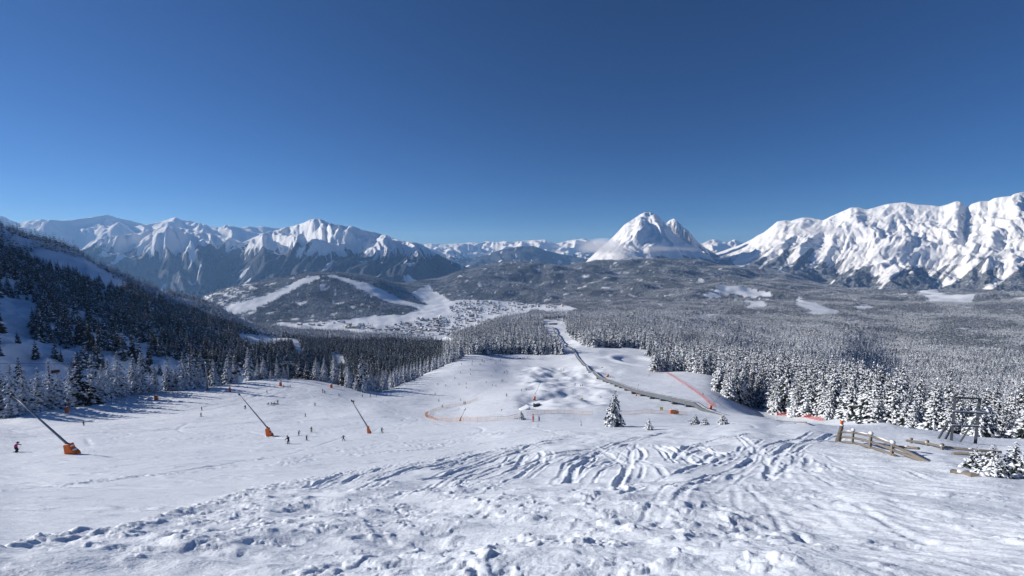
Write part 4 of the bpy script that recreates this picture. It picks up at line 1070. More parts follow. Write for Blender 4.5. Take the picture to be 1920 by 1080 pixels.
for i, (px, foot, top, w, lb) in enumerate([(1842, 806, 738, 0.9, "dark-bottomed spruce directly behind the steel frame"), (1888, 822, 744, 1.1, "wide dark spruce right of the steel frame"), (1872, 818, 752, 0.9, "narrow spruce between the steel frame and the wide dark spruce"), (1915, 822, 750, 1.0, "dark spruce at the right frame edge above the thicket")]):
    lone(px, foot, top, HI[(i + 3) % 6], lb, w * 1.35, group="spruces beside the steel frame")

# ------------------------------------------------------------------ snow lances
def rnd(p): return Vector(p)
def snow_lance(base_px, base_py, pad_w, pad_h, tip, label, lean=-0.25, group="snow lances on the left piste", rad=0.10):
    p = spot(base_px, base_py); D = depth_of(p); m = D / FPX
    root = empty("snow_lance", p, 0, label, "snow lance", group)
    w, h = pad_w * m, pad_h * m
    dirx = (tip[0] - base_px); s = -1 if dirx < 0 else 1
    # padded block: a leaning wedge, broad at the foot
    pts = [(-0.42 * w, 0, -0.1), (0.62 * w, 0, -0.1), (0.55 * w, 0, 0.22 * h), (0.12 * w, 0, 0.62 * h), (0.02 * w, 0, 1.0 * h), (-0.5 * w, 0, 0.92 * h)]
    pts = [(x * -s, y, z) for x, y, z in pts]
    o = MB().poly(pts, w * 0.5).build("padding", M_ORANGE, root); bevel(o, 0.06 * w, 2)
    sn = MB().ball((-s * 0.24 * w, 0, 0.42 * h), 0.16 * w, 1.0, 1.6, 0.7).ball((-s * 0.06 * w, 0, 0.80 * h), 0.11 * w, 0.9, 1.5, 0.7).ball((-s * 0.02 * w, 0, 0.0), 0.62 * w, 1.1, 0.8, 0.14).build("snow_cap", M_THSNOW, o)
    t0 = at_depth(base_px + 0.55 * pad_w * s * 0.5, base_py - pad_h * 0.85, D) - p; t1 = at_depth(tip[0], tip[1], D) - p
    mid = t0.lerp(t1, 0.5)
    tb = MB().tube([t0 - (t1 - t0) * 0.04, t0, mid, t1], [rad * 1.5, rad * 1.3, rad * 0.95, rad * 0.6]).build("lance_tube", M_POLE, root)
    dn = (t1 - t0).normalized()
    MB().tube([t1 - dn * 0.15, t1, t1 + dn * 0.35], [rad * 0.9, rad * 1.5, rad * 1.1]).build("nozzle_head", M_DARK, root)
    MB().tube([t0 - dn * 0.2, t0 + dn * 0.35], [rad * 2.0, rad * 1.8]).build("collar", M_STEEL, root)
    return root
snow_lance(135, 853, 21, 21, (24, 741), "nearest snow lance with snow-dusted orange padding, long tube leaning left", rad=0.13)
snow_lance(505, 816, 12, 16, (449, 740), "second snow lance, orange padding, tube leaning left above the middle piste", rad=0.12)
snow_lance(692, 813, 7, 13, (660, 752), "thin snow lance furthest along the left piste with slim orange padding", rad=0.12)
snow_lance(1002, 745, 5, 8, (1013, 718), "snow lance with red-orange foot on the snow park edge", group="snow lances on the lower piste", rad=0.12)
snow_lance(863, 789, 3.5, 7, (872, 768), "snow lance standing inside the orange net enclosure", group="snow lances on the lower piste", rad=0.10)
snow_lance(1139, 706, 5, 5, (1160, 722), "fallen-looking snow lance with orange foot beside the track on the lower piste", group="snow lances on the lower piste", rad=0.10)
snow_lance(1193, 742, 3, 4, (1197, 722), "slim snow lance beside the track behind the lone spruce", group="snow lances on the lower piste", rad=0.09)
snow_lance(1331, 771, 7, 10, (1349, 744), "snow lance with square orange panel at the foot of the red net", group="snow lances on the lower piste", rad=0.10)
# padded posts along the left lip
def padded_post(px, py, w, h, label, pole=None):
    p = spot(px, py); D = depth_of(p); m = D / FPX
    r = empty("padded_post", p, 0, label, "padded post", "padded posts along the left lip")
    o = MB().tube([(0, 0, -0.2), (0, 0, 0.1 * h * m), (0, 0, 0.92 * h * m), (0, 0, h * m)], [w * m * .5, w * m * .52, w * m * .46, w * m * .3], 8).build("padding", M_ORANGE, r)
    MB().tube([(0, 0, h * m * 0.9), (0, 0, (pole or h * 1.3) * m)], [0.07, 0.06]).build("pole", M_POLE, r)
    MB().ball((0, 0, h * m), w * m * .45, 1, 1, .5).build("snow_cap", M_THSNOW, r)
    return r
padded_post(126, 775, 6, 12, "orange padded post with tall thin pole at the foot of the leftmost spruces", 42)
padded_post(293, 749, 6, 9, "orange padded post in the tree shadow left of the lift pylon")
padded_post(431, 734, 4, 8, "orange padded post just right of the lift pylon")
padded_post(526, 723, 5, 8, "orange padded post under the farther lift pylon")
padded_post(621, 727, 5, 7, "orange padded post by the mound before the gully")

# ------------------------------------------------------------------ chairlift
def pylon(px, foot, top, arm_px, label):
    p = spot(px, foot); D = depth_of(p); m = D / FPX
    z1 = at_depth(px, top, D).z - p.z; a = arm_px * m / 2
    r = empty("lift_pylon", p, 0.0, label, "lift pylon", "chairlift pylons")
    MB().tube([(0, 0, -1), (0, 0, z1 * 0.5), (0, 0, z1 * 0.92)], [0.42, 0.36, 0.28], 10).build("mast", M_STEEL, r)
    MB().box((0, 0, -0.1), (1.6, 1.6, 0.6)).build("foundation", M_CONC, r)
    MB().box((0, 0, z1 * 0.88), (2 * a, 0.35, 0.4)).build("cross_arm", M_STEEL, r)
    for s in (-1, 1):
        sh = MB(); sh.box((s * a, 0, z1 * 0.84), (0.25, 3.0, 0.35)); sh.box((s * a, 0, z1 * 0.90), (0.5, 2.2, 0.08)); o = sh.build("sheave_assembly", M_STEEL, r)
        for k in range(4): MB().tube([(s * a - 0.1, -1.2 + 0.8 * k, z1 * 0.81), (s * a + 0.1, -1.2 + 0.8 * k, z1 * 0.81)], [0.24, 0.24], 10).build("wheel", M_DARK, o)
    t = MB()
    for y in (-0.5, 0.5): t.bar((-a, y, z1), (a, y, z1), 0.14)
    for k in range(5):
        x = -a + 2 * a * k / 4; t.bar((x, -0.5, z1), (x, 0.5, z1), 0.1); t.bar((x, 0, z1 * 0.9), (x, 0, z1), 0.1)
    t.build("service_gantry", M_STEEL, r)
    ld = MB()
    for y in (-0.2, 0.2): ld.bar((y, -0.5, 0.5), (y, -0.4, z1 * 0.85), 0.05)
    for k in range(18): ld.bar((-0.2, -0.48, 0.6 + k * z1 * 0.045), (0.2, -0.48, 0.6 + k * z1 * 0.045), 0.04)
    ld.build("ladder", M_STEEL, r)
    return p, z1, a
pA = pylon(389, 731, 673, 26, "grey T-shaped chairlift pylon standing clear at the left piste lip")
pB = pylon(541, 711, 677, 20, "farther chairlift pylon half hidden among spruces near the gully")
hw = pA[2]
def lift_line(s, label):
    a = pA[0] + Vector((s * pA[2], 0, pA[1] * 0.86)); b = pB[0] + Vector((s * pB[2], 0, pB[1] * 0.86))
    d = (a - b); c = a + d.normalized() * 230 + Vector((0, 0, 6))
    pts = []
    for (u, v, n) in ((c, a, 8), (a, b, 8)):
        for k in range(n):
            t = k / n; q = u.lerp(v, t); q.z -= 4 * 2.0 * t * (1 - t); pts.append(q)
    pts.append(b)
    o = MB().tube(pts, [0.04] * len(pts), 5).build("lift_cable", M_DARK); tag(o, label, "cable", "chairlift cables")
    return pts
L1 = lift_line(-1, "thin chairlift haul cable on the side away from the piste"); L2 = lift_line(1, "thin chairlift haul cable on the side nearer the piste")
def chair(pt, label):
    r = empty("lift_chair", pt, math.atan2(0.5, 1), label, "chair", "chairs on the lift cable")
    MB().tube([(0, 0, 0), (0, 0.15, -1.2), (0, 0, -2.2)], [0.06, 0.06, 0.06], 6).build("hanger", M_STEEL, r)
    MB().box((0, 0, -3.4), (2.4, 0.55, 0.14)).build("seat", M_DARK, r); MB().box((0, 0.3, -2.9), (2.4, 0.12, 0.9)).build("backrest", M_SEATRED, r)
    MB().tube([(-1.2, 0, -2.2), (1.2, 0, -2.2)], [0.05, 0.05], 6).build("cross_bar", M_STEEL, r)
    for s in (-1, 1): MB().bar((s * 1.2, 0.1, -3.4), (s * 1.2, 0, -2.2), 0.07).build("side_rod", M_STEEL, r)
    MB().bar((-1.2, -0.55, -3.6), (1.2, -0.55, -3.6), 0.06).build("footrest", M_STEEL, r)
chair(L2[3], "empty dark lift chair hanging among the leftmost spruces"); chair(L2[6], "empty lift chair with reddish back just left of the near pylon"); chair(L1[11], "empty lift chair between the two pylons")

# ------------------------------------------------------------------ net fences
def net_fence(path, h, step, net_mat, label, group, name="net_fence", rmin=3.0, lines=6, w=0.05):
    P = [spot(px, py, rmin) for px, py in path]; A = np.array([(p.x, p.y) for p in P]); s = np.concatenate([[0], np.cumsum(np.hypot(*np.diff(A, axis=0).T))])
    q = np.arange(0, s[-1], step); X = np.interp(q, s, A[:, 0]); Y = np.interp(q, s, A[:, 1]); Z = ground(X, Y)
    r = empty(name, (X[0], Y[0], Z[0]), 0, label, "net fence", group); o = Vector((X[0], Y[0], Z[0]))
    post = None
    for x, y, z in zip(X, Y, Z):
        if post is None: post = MB().tube([(0, 0, -0.3), (0, 0, h * 1.12)], [0.04, 0.035], 6).mesh("post", [net_mat])
        c = bpy.data.objects.new("post", post); COL.objects.link(c); c.parent = r; c.location = Vector((x, y, z)) - o
    nb = MB()
    for i in range(len(X) - 1):
        a = Vector((X[i], Y[i], Z[i])) - o; b = Vector((X[i + 1], Y[i + 1], Z[i + 1])) - o
        for k in range(lines):
            zz = 0.08 + (h - 0.1) * k / (lines - 1); ww = w * (1.9 if k in (0, lines - 1) else 1.0)
            sag = Vector((0, 0, -0.06 * math.sin(i * 1.7)))
            nb.bar(a + Vector((0, 0, zz)), a.lerp(b, 0.5) + Vector((0, 0, zz)) + sag, ww * 0.5, ww); nb.bar(a.lerp(b, 0.5) + Vector((0, 0, zz)) + sag, b + Vector((0, 0, zz)), ww * 0.5, ww)
        for k in range(1, 9):
            c = a.lerp(b, k / 9); nb.bar(c + Vector((0, 0, 0.08)), c + Vector((0, 0, h)), w * 0.5, w * 0.5)
    nb.build("net", net_mat, r)
net_fence([(895,748),(875,757),(850,763),(820,770),(802,775),(797,780),(803,785),(820,789),(850,791),(900,791),(950,788),(985,783)], 1.15, 3.2, M_ONET, "orange net fence looping round the churned snow enclosure", "orange safety nets", w=0.036, lines=3)
net_fence([(988,779),(1010,777),(1060,775),(1120,777)], 1.15, 3.2, M_ONET, "orange net fence running from the snow ramp behind the lone spruce", "orange safety nets", w=0.036, lines=3)
net_fence([(1165,777),(1200,776),(1235,777),(1290,779)], 1.15, 3.2, M_ONET, "orange net fence right of the lone spruce ending at the orange cushion", "orange safety nets", w=0.036, lines=3)
net_fence([(1250,699),(1268,711),(1290,725),(1312,741),(1330,755),(1342,765)], 1.5, 4.0, M_RED, "red net fence slanting down the piste edge beside the right-hand wood", "red safety nets", w=0.036, lines=3)
net_fence([(1216,699),(1232,699),(1248,699)], 1.5, 4.0, M_RED, "short red net fence at the foot of the spruces by the reservoir", "red safety nets", w=0.036, lines=3)
net_fence([(1456,779),(1480,780),(1510,783),(1545,789)], 1.6, 2.6, M_RED, "red net fence on the crest in front of the right-hand wood", "red safety nets", w=0.06, lines=4)

# ------------------------------------------------------------------ funicular track and lower station
TP = [(1037,613,1120),(1046,628,930),(1056,645,760),(1072,668,590),(1086,687,475),(1105,703,380),(1130,718,312),(1170,734,252),(1230,751,207),(1290,766,176),(1350,778,155),(1398,787,142),(1450,800,128)]
C = [at_depth(*t) for t in TP]; A = np.array([tuple(c) for c in C]); s = np.concatenate([[0], np.cumsum(np.linalg.norm(np.diff(A, axis=0), axis=1))])
q = np.arange(0, s[-1], 6.0); TK = np.stack([pchip(s, A[:, i], q) for i in range(3)], -1)
gz = ground(TK[:, 0], TK[:, 1]); TK[:, 2] = np.clip(TK[:, 2], gz + np.interp(TK[:, 1], [260, 420], [2.4, 0.9]), gz + 5.0)
for _ in range(6): TK[1:-1, 2] = 0.25 * TK[:-2, 2] + 0.5 * TK[1:-1, 2] + 0.25 * TK[2:, 2]
TK[:, 2] = np.maximum(TK[:, 2], gz + 0.6)
TK[-7:, 2] = np.minimum(TK[-7:, 2], gz[-7:] + np.linspace(0.8, -2.5, 7))      # runs into a snow cutting at the crest
o0 = Vector(TK[-1]); fr = empty("funicular_track", o0, 0, "long raised funicular track running down the slope past the snow park", "railway track")
deck = MB(); rails = [MB(), MB()]; snowb = MB()
for i in range(len(TK) - 1):
    a, b = Vector(TK[i]) - o0, Vector(TK[i + 1]) - o0; d = (b - a).normalized(); sd = Vector((d.y, -d.x, 0)).normalized()
    for sg in (-1, 1): deck.bar(a + sd * sg * 1.0 - Vector((0, 0, .4)), b + sd * sg * 1.0 - Vector((0, 0, .4)), 0.28, 1.5)
    snowb.bar(a + Vector((0, 0, 0.1)), b + Vector((0, 0, 0.22)), 1.66, 0.3)
    for k, sg in enumerate((-0.8, 0.8)): rails[k].bar(a + sd * sg + Vector((0, 0, 0.32)), b + sd * sg + Vector((0, 0, 0.32)), 0.10, 0.16)
    if i % 2 == 0:
        h = TK[i][2] - gz[i] + 1.2
        MB().box((a.x, a.y, a.z - 0.4 - h / 2), (1.1, 2.4, h), Matrix.Rotation(math.atan2(d.y, d.x), 3, 'Z')).build("pier", M_CONC, fr)
        if i % 4 == 0: MB().bar(a + sd * 1.6, a + sd * 1.6 + Vector((0, 0, 1.3)), 0.08).build("marker_post", M_STEEL, fr)
deck.build("girders", M_CONC, fr); snowb.build("snow_bed", M_THSNOW, fr)
for r_ in rails: r_.build("rail", M_DARK, fr)
p = spot(1037, 609, 700); r = empty("station_building", p, 0.1, "flat-roofed dark station building at the head of the forest corridor", "building")
MB().box((0, 0, 2.0), (22, 10, 5)).build("wall", WALLS[2], r); MB().box((0, -1, 5.2), (26, 14, 0.9)).build("roof", M_ROOFS, r); MB().box((2, -5.05, 1.6), (6, 0.2, 3.2)).build("gate", M_DARK, r)
for k in (-7, -3.5, 7.5): MB().box((k, -5.05, 2.6), (2.0, 0.2, 1.6)).build("window", M_GLASS, r)

# ------------------------------------------------------------------ snow park pieces
p = spot(986, 768); D = depth_of(p); m = D / FPX
r = empty("snow_kicker", p, 0.35, "smooth white snow ramp shaped like a wedge beside the orange net", "snow ramp")
b = MB(); w = 20 * m
V = [(-w * .55, -w * .35, -1), (w * .45, -w * .35, -1), (w * .45, w * .5, -1), (-w * .55, w * .5, -1), (-w * .5, -w * .3, 0.15), (w * .30, -w * .28, 1.3), (w * .30, w * .42, 1.5), (-w * .5, w * .45, 0.3)]
vs = [b.bm.verts.new(v) for v in V]
for f in ((3, 2, 1, 0), (4, 5, 6, 7), (0, 1, 5, 4), (1, 2, 6, 5), (2, 3, 7, 6), (3, 0, 4, 7)): b.bm.faces.new([vs[i] for i in f])
bevel(b.build("ramp", M_THSNOW, r), 0.25, 3)
p = spot(1008, 757); r = empty("covered_rail", p, 0.2, "low dark tarpaulin-covered box beside the white snow ramp", "box")
MB().poly([(-2.0, 0, -0.2), (2.2, 0, -0.2), (1.0, 0, 0.9), (-1.6, 0, 1.1)], 1.6).build("tarpaulin", M_DARK, r); MB().ball((-0.3, 0, 1.0), 1.2, 1, .6, .2).build("snow_cap", M_THSNOW, r)
p = spot(1264, 776); D = depth_of(p); m = D / FPX
r = empty("crash_cushion", p, 0.1, "bright orange inflated crash cushion in front of the track", "cushion")
b = MB()
for k in range(4): b.box(((-1.2 + 0.8 * k) * 5.2 * m, 0, 3.6 * m - 0.3 * k * m), (4.6 * m, 5 * m, (8.4 - 1.1 * k) * m))
bevel(b.build("cushion", M_ORANGE, r), 0.9 * m, 3); MB().box((0, 0, 8.0 * m), (15 * m, 4 * m, 0.8 * m)).build("snow_cap", M_THSNOW, r)
p = spot(1240, 771); D = depth_of(p); m = D / FPX
r = empty("notice_board", p, 0, "pale yellow notice board left of the orange cushion", "sign"); bevel(MB().box((0, 0, 5.2 * m), (6 * m, 0.12, 5.5 * m)).build("board", M_YELLOW, r), 0.03)
for s_ in (-1, 1): MB().bar((s_ * 2.4 * m, 0.1, -0.3), (s_ * 2.4 * m, 0.1, 7.5 * m), 0.09).build("leg", M_POLE, r)
p = spot(1091, 744); D = depth_of(p); m = D / FPX
r = empty("snow_cannon", p, 0, "orange and yellow fan snow cannon on the snow park mound", "snow cannon")
MB().tube([(-3 * m, 0, 5 * m), (-2.5 * m, 0, 5 * m), (2 * m, 0, 6 * m)], [1.6 * m, 1.9 * m, 1.5 * m], 12).build("barrel", M_YELLOW, r)
bevel(MB().box((0, 0, 1.8 * m), (8 * m, 4 * m, 3 * m)).build("chassis", M_ORANGE, r), 0.3 * m); MB().bar((0, 0, 3 * m), (0, 0, 5.5 * m), 0.6 * m).build("mast", M_STEEL, r)
for s_ in (-1, 1): MB().tube([(3 * m, s_ * 2.2 * m, 0.6 * m), (3 * m, s_ * 1.8 * m, 0.6 * m)], [0.9 * m, 0.9 * m], 10).build("wheel", M_DARK, r)
for i, (px, py) in enumerate(((1128, 691), (1126, 746), (940, 771))):
    p = spot(px, py); m = depth_of(p) / FPX; r = empty("marker_flag", p, 0.2 * i, ("small orange marker by the upper snow park line", "small orange marker beside the snow cannon", "small orange crate-shaped marker inside the net enclosure")[i], "marker", "orange piste markers")
    MB().bar((0, 0, -0.2), (0, 0, 4.5 * m), 0.09).build("pole", M_POLE, r); MB().box((0.9 * m, 0, 3.2 * m), (2.2 * m, 0.08, 2.2 * m)).build("flag", M_ORANGE, r)

# ------------------------------------------------------------------ wooden fence, old post and steel frame on the right
P = spot(1571, 827); D0 = depth_of(P); m = D0 / FPX
r = empty("old_post", P, 0, "thick grey tree-stump post with orange cap at the fence head", "post")
top = at_depth(1578.5, 797, D0) - P
MB().tube([(0, 0, -0.4), (0.02, 0, 0.25), top * 0.5, top * 0.93, top], [5.2 * m, 4.4 * m, 3.4 * m, 3.0 * m, 2.8 * m], 9).build("stem", M_STUMP, r)
MB().ball(top, 3.4 * m, 1.05, 1.05, 0.45).build("snow_cap", M_THSNOW, r); MB().box(top + Vector((-0.4 * m, 0, 5 * m)), (4.4 * m, 3 * m, 6 * m)).build("orange_marker", M_ORANGE, r)
for k, (zz, sx) in enumerate(((0.25, 1), (0.55, -1), (0.78, 1))): MB().tube([top * zz, top * zz + Vector((sx * 5 * m, -1 * m, 0.5 * m))], [0.9 * m, 0.6 * m], 6).build("branch_stub", M_STUMP, r)
FP = [spot(px, py) for px, py in ((1578, 829), (1598, 833), (1631, 843), (1672, 853.5), (1740, 867))]
fr = empty("rail_fence", FP[0], 0, "weathered three-rail wooden fence sinking into snow from the stump post", "fence")
hs = [1.20, 1.22, 1.12, 0.80, 0.10]
o0 = FP[0]
for i in (1, 2, 3):
    a = FP[i] - o0; po = MB().box(a + Vector((0, 0, hs[i] / 2 - 0.15)), (0.15, 0.13, hs[i] + 0.45)).build("post", M_WOOD, fr); MB().ball(a + Vector((0, 0, hs[i] + 0.10)), 0.16, 1, 1, 0.8).build("snow_cap", M_THSNOW, po)
for lv, n in ((0.92, 4), (0.52, 4), (0.14, 3)):
    for i in range(n):
        a, b = FP[i] - o0, FP[i + 1] - o0
        ha, hb = hs[i] * lv, hs[i + 1] * lv - (0.15 if i == 3 else 0)
        d = (b - a).normalized(); off = Vector((0, -0.13, 0))
        MB().tube([a + off + Vector((0, 0, ha)) - d * 0.2, a.lerp(b, .5) + off + Vector((0, 0, (ha + hb) / 2 + 0.02)), b + off + Vector((0, 0, hb)) + d * 0.2], [0.095, 0.10, 0.085], 7).build("rail", M_WOOD, fr)
        if lv > 0.9 and i < 3: MB().tube([a.lerp(b, .2) + off + Vector((0, 0, ha * .8 + hb * .2 + 0.09)), a.lerp(b, .5) + off + Vector((0, 0, (ha + hb) / 2 + 0.115)), a.lerp(b, .8) + off + Vector((0, 0, ha * .2 + hb * .8 + 0.09))], [0.03, 0.075, 0.03], 6).build("snow_line", M_THSNOW, fr)
def beam(path, h, label, rad=0.09, group="half-buried fence rails"):
    Q = [spot(px, py) + Vector((0, 0, h)) for px, py in path]; o_ = Q[0]
    r_ = empty("fence_rail", o_, 0, label, "fence rail", group)
    MB().tube([q_ - o_ for q_ in Q], [rad] * len(Q), 7).build("log", M_WOOD, r_)
    for q_ in Q[1:-1]: MB().ball(q_ - o_ + Vector((0, 0, rad * 0.9)), rad * 1.05, 1.9, 0.9, 0.55).build("snow_cap", M_THSNOW, r_)
    return r_
beam([(1675, 846), (1700, 848), (1722, 850)], 0.30, "single log rail with snow lumps joining the three-rail fence")
rb = beam([(1700, 833), (1738, 838), (1766, 844), (1820, 849), (1878, 853)], 0.22, "long low rail crossing the snow hollow below the steel frame", 0.095)
for px in (1708, 1738, 1766):
    q_ = spot(px, np.interp(px, [1700, 1738, 1766], [833, 838, 844])) - rb.location; MB().box(q_ + Vector((0, 0, 0.1)), (0.14, 0.14, 0.75)).build("post", M_WOOD, rb)
beam([(1786, 853), (1830, 857), (1872, 860)], 0.18, "lower buried rail leading into the corner thicket")
beam([(1788, 887), (1806, 890), (1828, 894)], 0.03, "broken rail end poking from the snow bank beside the thicket", 0.13)
beam([(1456, 791), (1485, 793), (1512, 797)], 0.5, "low far rail on the crest left of the red net", 0.10)
G = spot(1806, 831); D = depth_of(G); m = D / FPX
r = empty("steel_frame", G, 0, "tall grey steel goal-like frame with diagonal struts above the fence", "frame")
def L(px, py, dz=0.0): return at_depth(px, py, D + dz) - G
MB().bar(L(1783, 833), L(1791, 745), 0.22).build("upright", M_FRAME, r); MB().bar(L(1828, 838), L(1837, 745), 0.24).build("upright", M_FRAME, r)
MB().bar(L(1788.6, 745.2), L(1840, 748), 0.16).build("top_bar", M_FRAME, r); MB().bar(L(1786, 772, -.2), L(1846, 775, -.2), 0.14).build("cross_bar", M_FRAME, r); MB().bar(L(1784, 798, -.2), L(1836, 799.5, -.2), 0.13).build("cross_bar", M_FRAME, r)
MB().bar(L(1788.7, 751.5, .2), L(1806, 751.5, .2), 0.10).build("cross_bar", M_FRAME, r)
MB().bar(L(1786, 770.2, -.2), L(1846, 773, -.2), 0.12, 0.07).build("snow_line", M_THSNOW, r); MB().bar(L(1784, 796.6, -.2), L(1836, 798, -.2), 0.11, 0.06).build("snow_line", M_THSNOW, r)
for a, b in (((1756, 829), (1778, 790)), ((1769, 830), (1787, 795)), ((1797, 834), (1830, 783))): MB().bar(L(*a, 1.2), L(*b), 0.13).build("strut", M_FRAME, r)

# ------------------------------------------------------------------ skiers
def body_mesh(pose, mats):
    """one continuous skinned figure; mats = jacket, trousers, skin, boots"""
    if pose == "stand": J = dict(hip=(0, 0, .95), chest=(0, .04, 1.32), neck=(0, .05, 1.48), head=(0, .08, 1.64), sl=(-.19, .04, 1.42), sr=(.19, .04, 1.42), el=(-.30, .10, 1.17), er=(.30, .10, 1.17), hl=(-.33, .32, 1.05), hr=(.33, .32, 1.05), kl=(-.13, .10, .52), kr=(.13, .10, .52), al=(-.13, .0, .10), ar=(.13, .0, .10))
    elif pose == "ski": J = dict(hip=(0, -.16, .82), chest=(0, .08, 1.14), neck=(0, .15, 1.28), head=(0, .22, 1.42), sl=(-.20, .09, 1.23), sr=(.20, .09, 1.23), el=(-.36, .18, 1.02), er=(.36, .18, 1.02), hl=(-.36, .44, .95), hr=(.36, .44, .95), kl=(-.15, .12, .48), kr=(.15, .12, .48), al=(-.15, -.02, .10), ar=(.15, -.02, .10))
    elif pose == "wedge": J = dict(hip=(0, -.10, .86), chest=(0, .03, 1.20), neck=(0, .07, 1.35), head=(0, .12, 1.50), sl=(-.20, .03, 1.30), sr=(.20, .03, 1.30), el=(-.42, .08, 1.14), er=(.42, .08, 1.14), hl=(-.58, .26, 1.06), hr=(.58, .26, 1.06), kl=(-.20, .10, .50), kr=(.20, .10, .50), al=(-.27, .0, .10), ar=(.27, .0, .10))
    else: J = dict(hip=(0, -.1, .20), chest=(0, -.18, .55), neck=(0, -.18, .70), head=(0, -.14, .85), sl=(-.19, -.18, .64), sr=(.19, -.18, .64), el=(-.32, -.2, .40), er=(.32, -.2, .40), hl=(-.30, -.3, .16), hr=(.30, -.3, .16), kl=(-.15, .33, .34), kr=(.15, .33, .34), al=(-.15, .62, .10), ar=(.15, .62, .10))
    fl = tuple(np.array(J['al']) + (0, .20, -.03)); fr_ = tuple(np.array(J['ar']) + (0, .20, -.03))
    names = list(J) + ['fl', 'fr']; J['fl'] = fl; J['fr'] = fr_
    E = [('hip', 'chest', 0), ('chest', 'neck', 0), ('neck', 'head', 2), ('chest', 'sl', 0), ('chest', 'sr', 0), ('sl', 'el', 0), ('sr', 'er', 0), ('el', 'hl', 0), ('er', 'hr', 0), ('hip', 'kl', 1), ('hip', 'kr', 1), ('kl', 'al', 1), ('kr', 'ar', 1), ('al', 'fl', 3), ('ar', 'fr', 3)]
    RD = dict(hip=.17, chest=.185, neck=.075, head=.115, sl=.10, sr=.10, el=.075, er=.075, hl=.06, hr=.06, kl=.095, kr=.095, al=.085, ar=.085, fl=.06, fr=.06)
    me = bpy.data.meshes.new("body_sk"); me.from_pydata([J[n] for n in names], [(names.index(a), names.index(b)) for a, b, _ in E], [])
    o = bpy.data.objects.new("body_sk", me); COL.objects.link(o)
    md = o.modifiers.new("skin", 'SKIN'); md.use_smooth_shade = True
    for i, n in enumerate(names):
        sv = me.skin_vertices[0].data[i]; sv.radius = (RD[n], RD[n]); sv.use_root = (n == 'hip')
    sb = o.modifiers.new("sub", 'SUBSURF'); sb.levels = 1; sb.render_levels = 1
    dg = bpy.context.evaluated_depsgraph_get(); dg.update()
    out = bpy.data.meshes.new_from_object(o.evaluated_get(dg)); out.name = "body"
    bpy.data.objects.remove(o)
    out.materials.clear()
    segs = [(np.array(J[a]), np.array(J[b]), k) for a, b, k in E]
    mi = []
    for f in out.polygons:
        c = np.array(f.center); best, bk = 9, 0
        for a, b, k in segs:
            t = np.clip(np.dot(c - a, b - a) / np.dot(b - a, b - a), 0, 1); d = np.linalg.norm(c - a - t * (b - a))
            if d < best: best, bk = d, k
        mi.append(bk)
    out.polygons.foreach_set("material_index", mi)
    return out, J
M_SKIN = mat_plain("skin", (0.55, 0.36, 0.27), 0.6, var=0.08)
M_BOOT = mat_plain("ski_boot", (0.06, 0.06, 0.07), 0.5, var=0.1)
M_SKI = mat_plain("ski", (0.25, 0.25, 0.28), 0.4, var=0.3)
CLOTH = {n: mat_plain("cloth_" + n, c, 0.8, var=0.15) for n, c in dict(pink=(0.55, 0.04, 0.20), black=(0.018, 0.02, 0.025), navy=(0.025, 0.035, 0.08), blue=(0.03, 0.20, 0.55), green=(0.05, 0.12, 0.06), purple=(0.12, 0.04, 0.14), white=(0.62, 0.63, 0.62), red=(0.55, 0.05, 0.04), grey=(0.10, 0.11, 0.13), teal=(0.04, 0.16, 0.22), orange=(0.65, 0.18, 0.04)).items()}
SKI = MB(); SKI.tube([(0, -.75, .02), (0, -.2, .025), (0, .5, .02), (0, .78, .05), (0, .90, .12)], [.045, .05, .05, .045, .02], 6); SKI_ME = SKI.mesh("ski", [M_SKI])
for v in SKI_ME.vertices: v.co.z = v.co.z * 0.45
HELM = MB().ball((0, 0, 0), .145, 1, 1.1, .95, 10, 6, cut=-.35).mesh("helmet", [])
GOG = MB().box((0, .14, -.02), (.19, .05, .08)).mesh("goggles", [M_BOOT])
BODY = {}
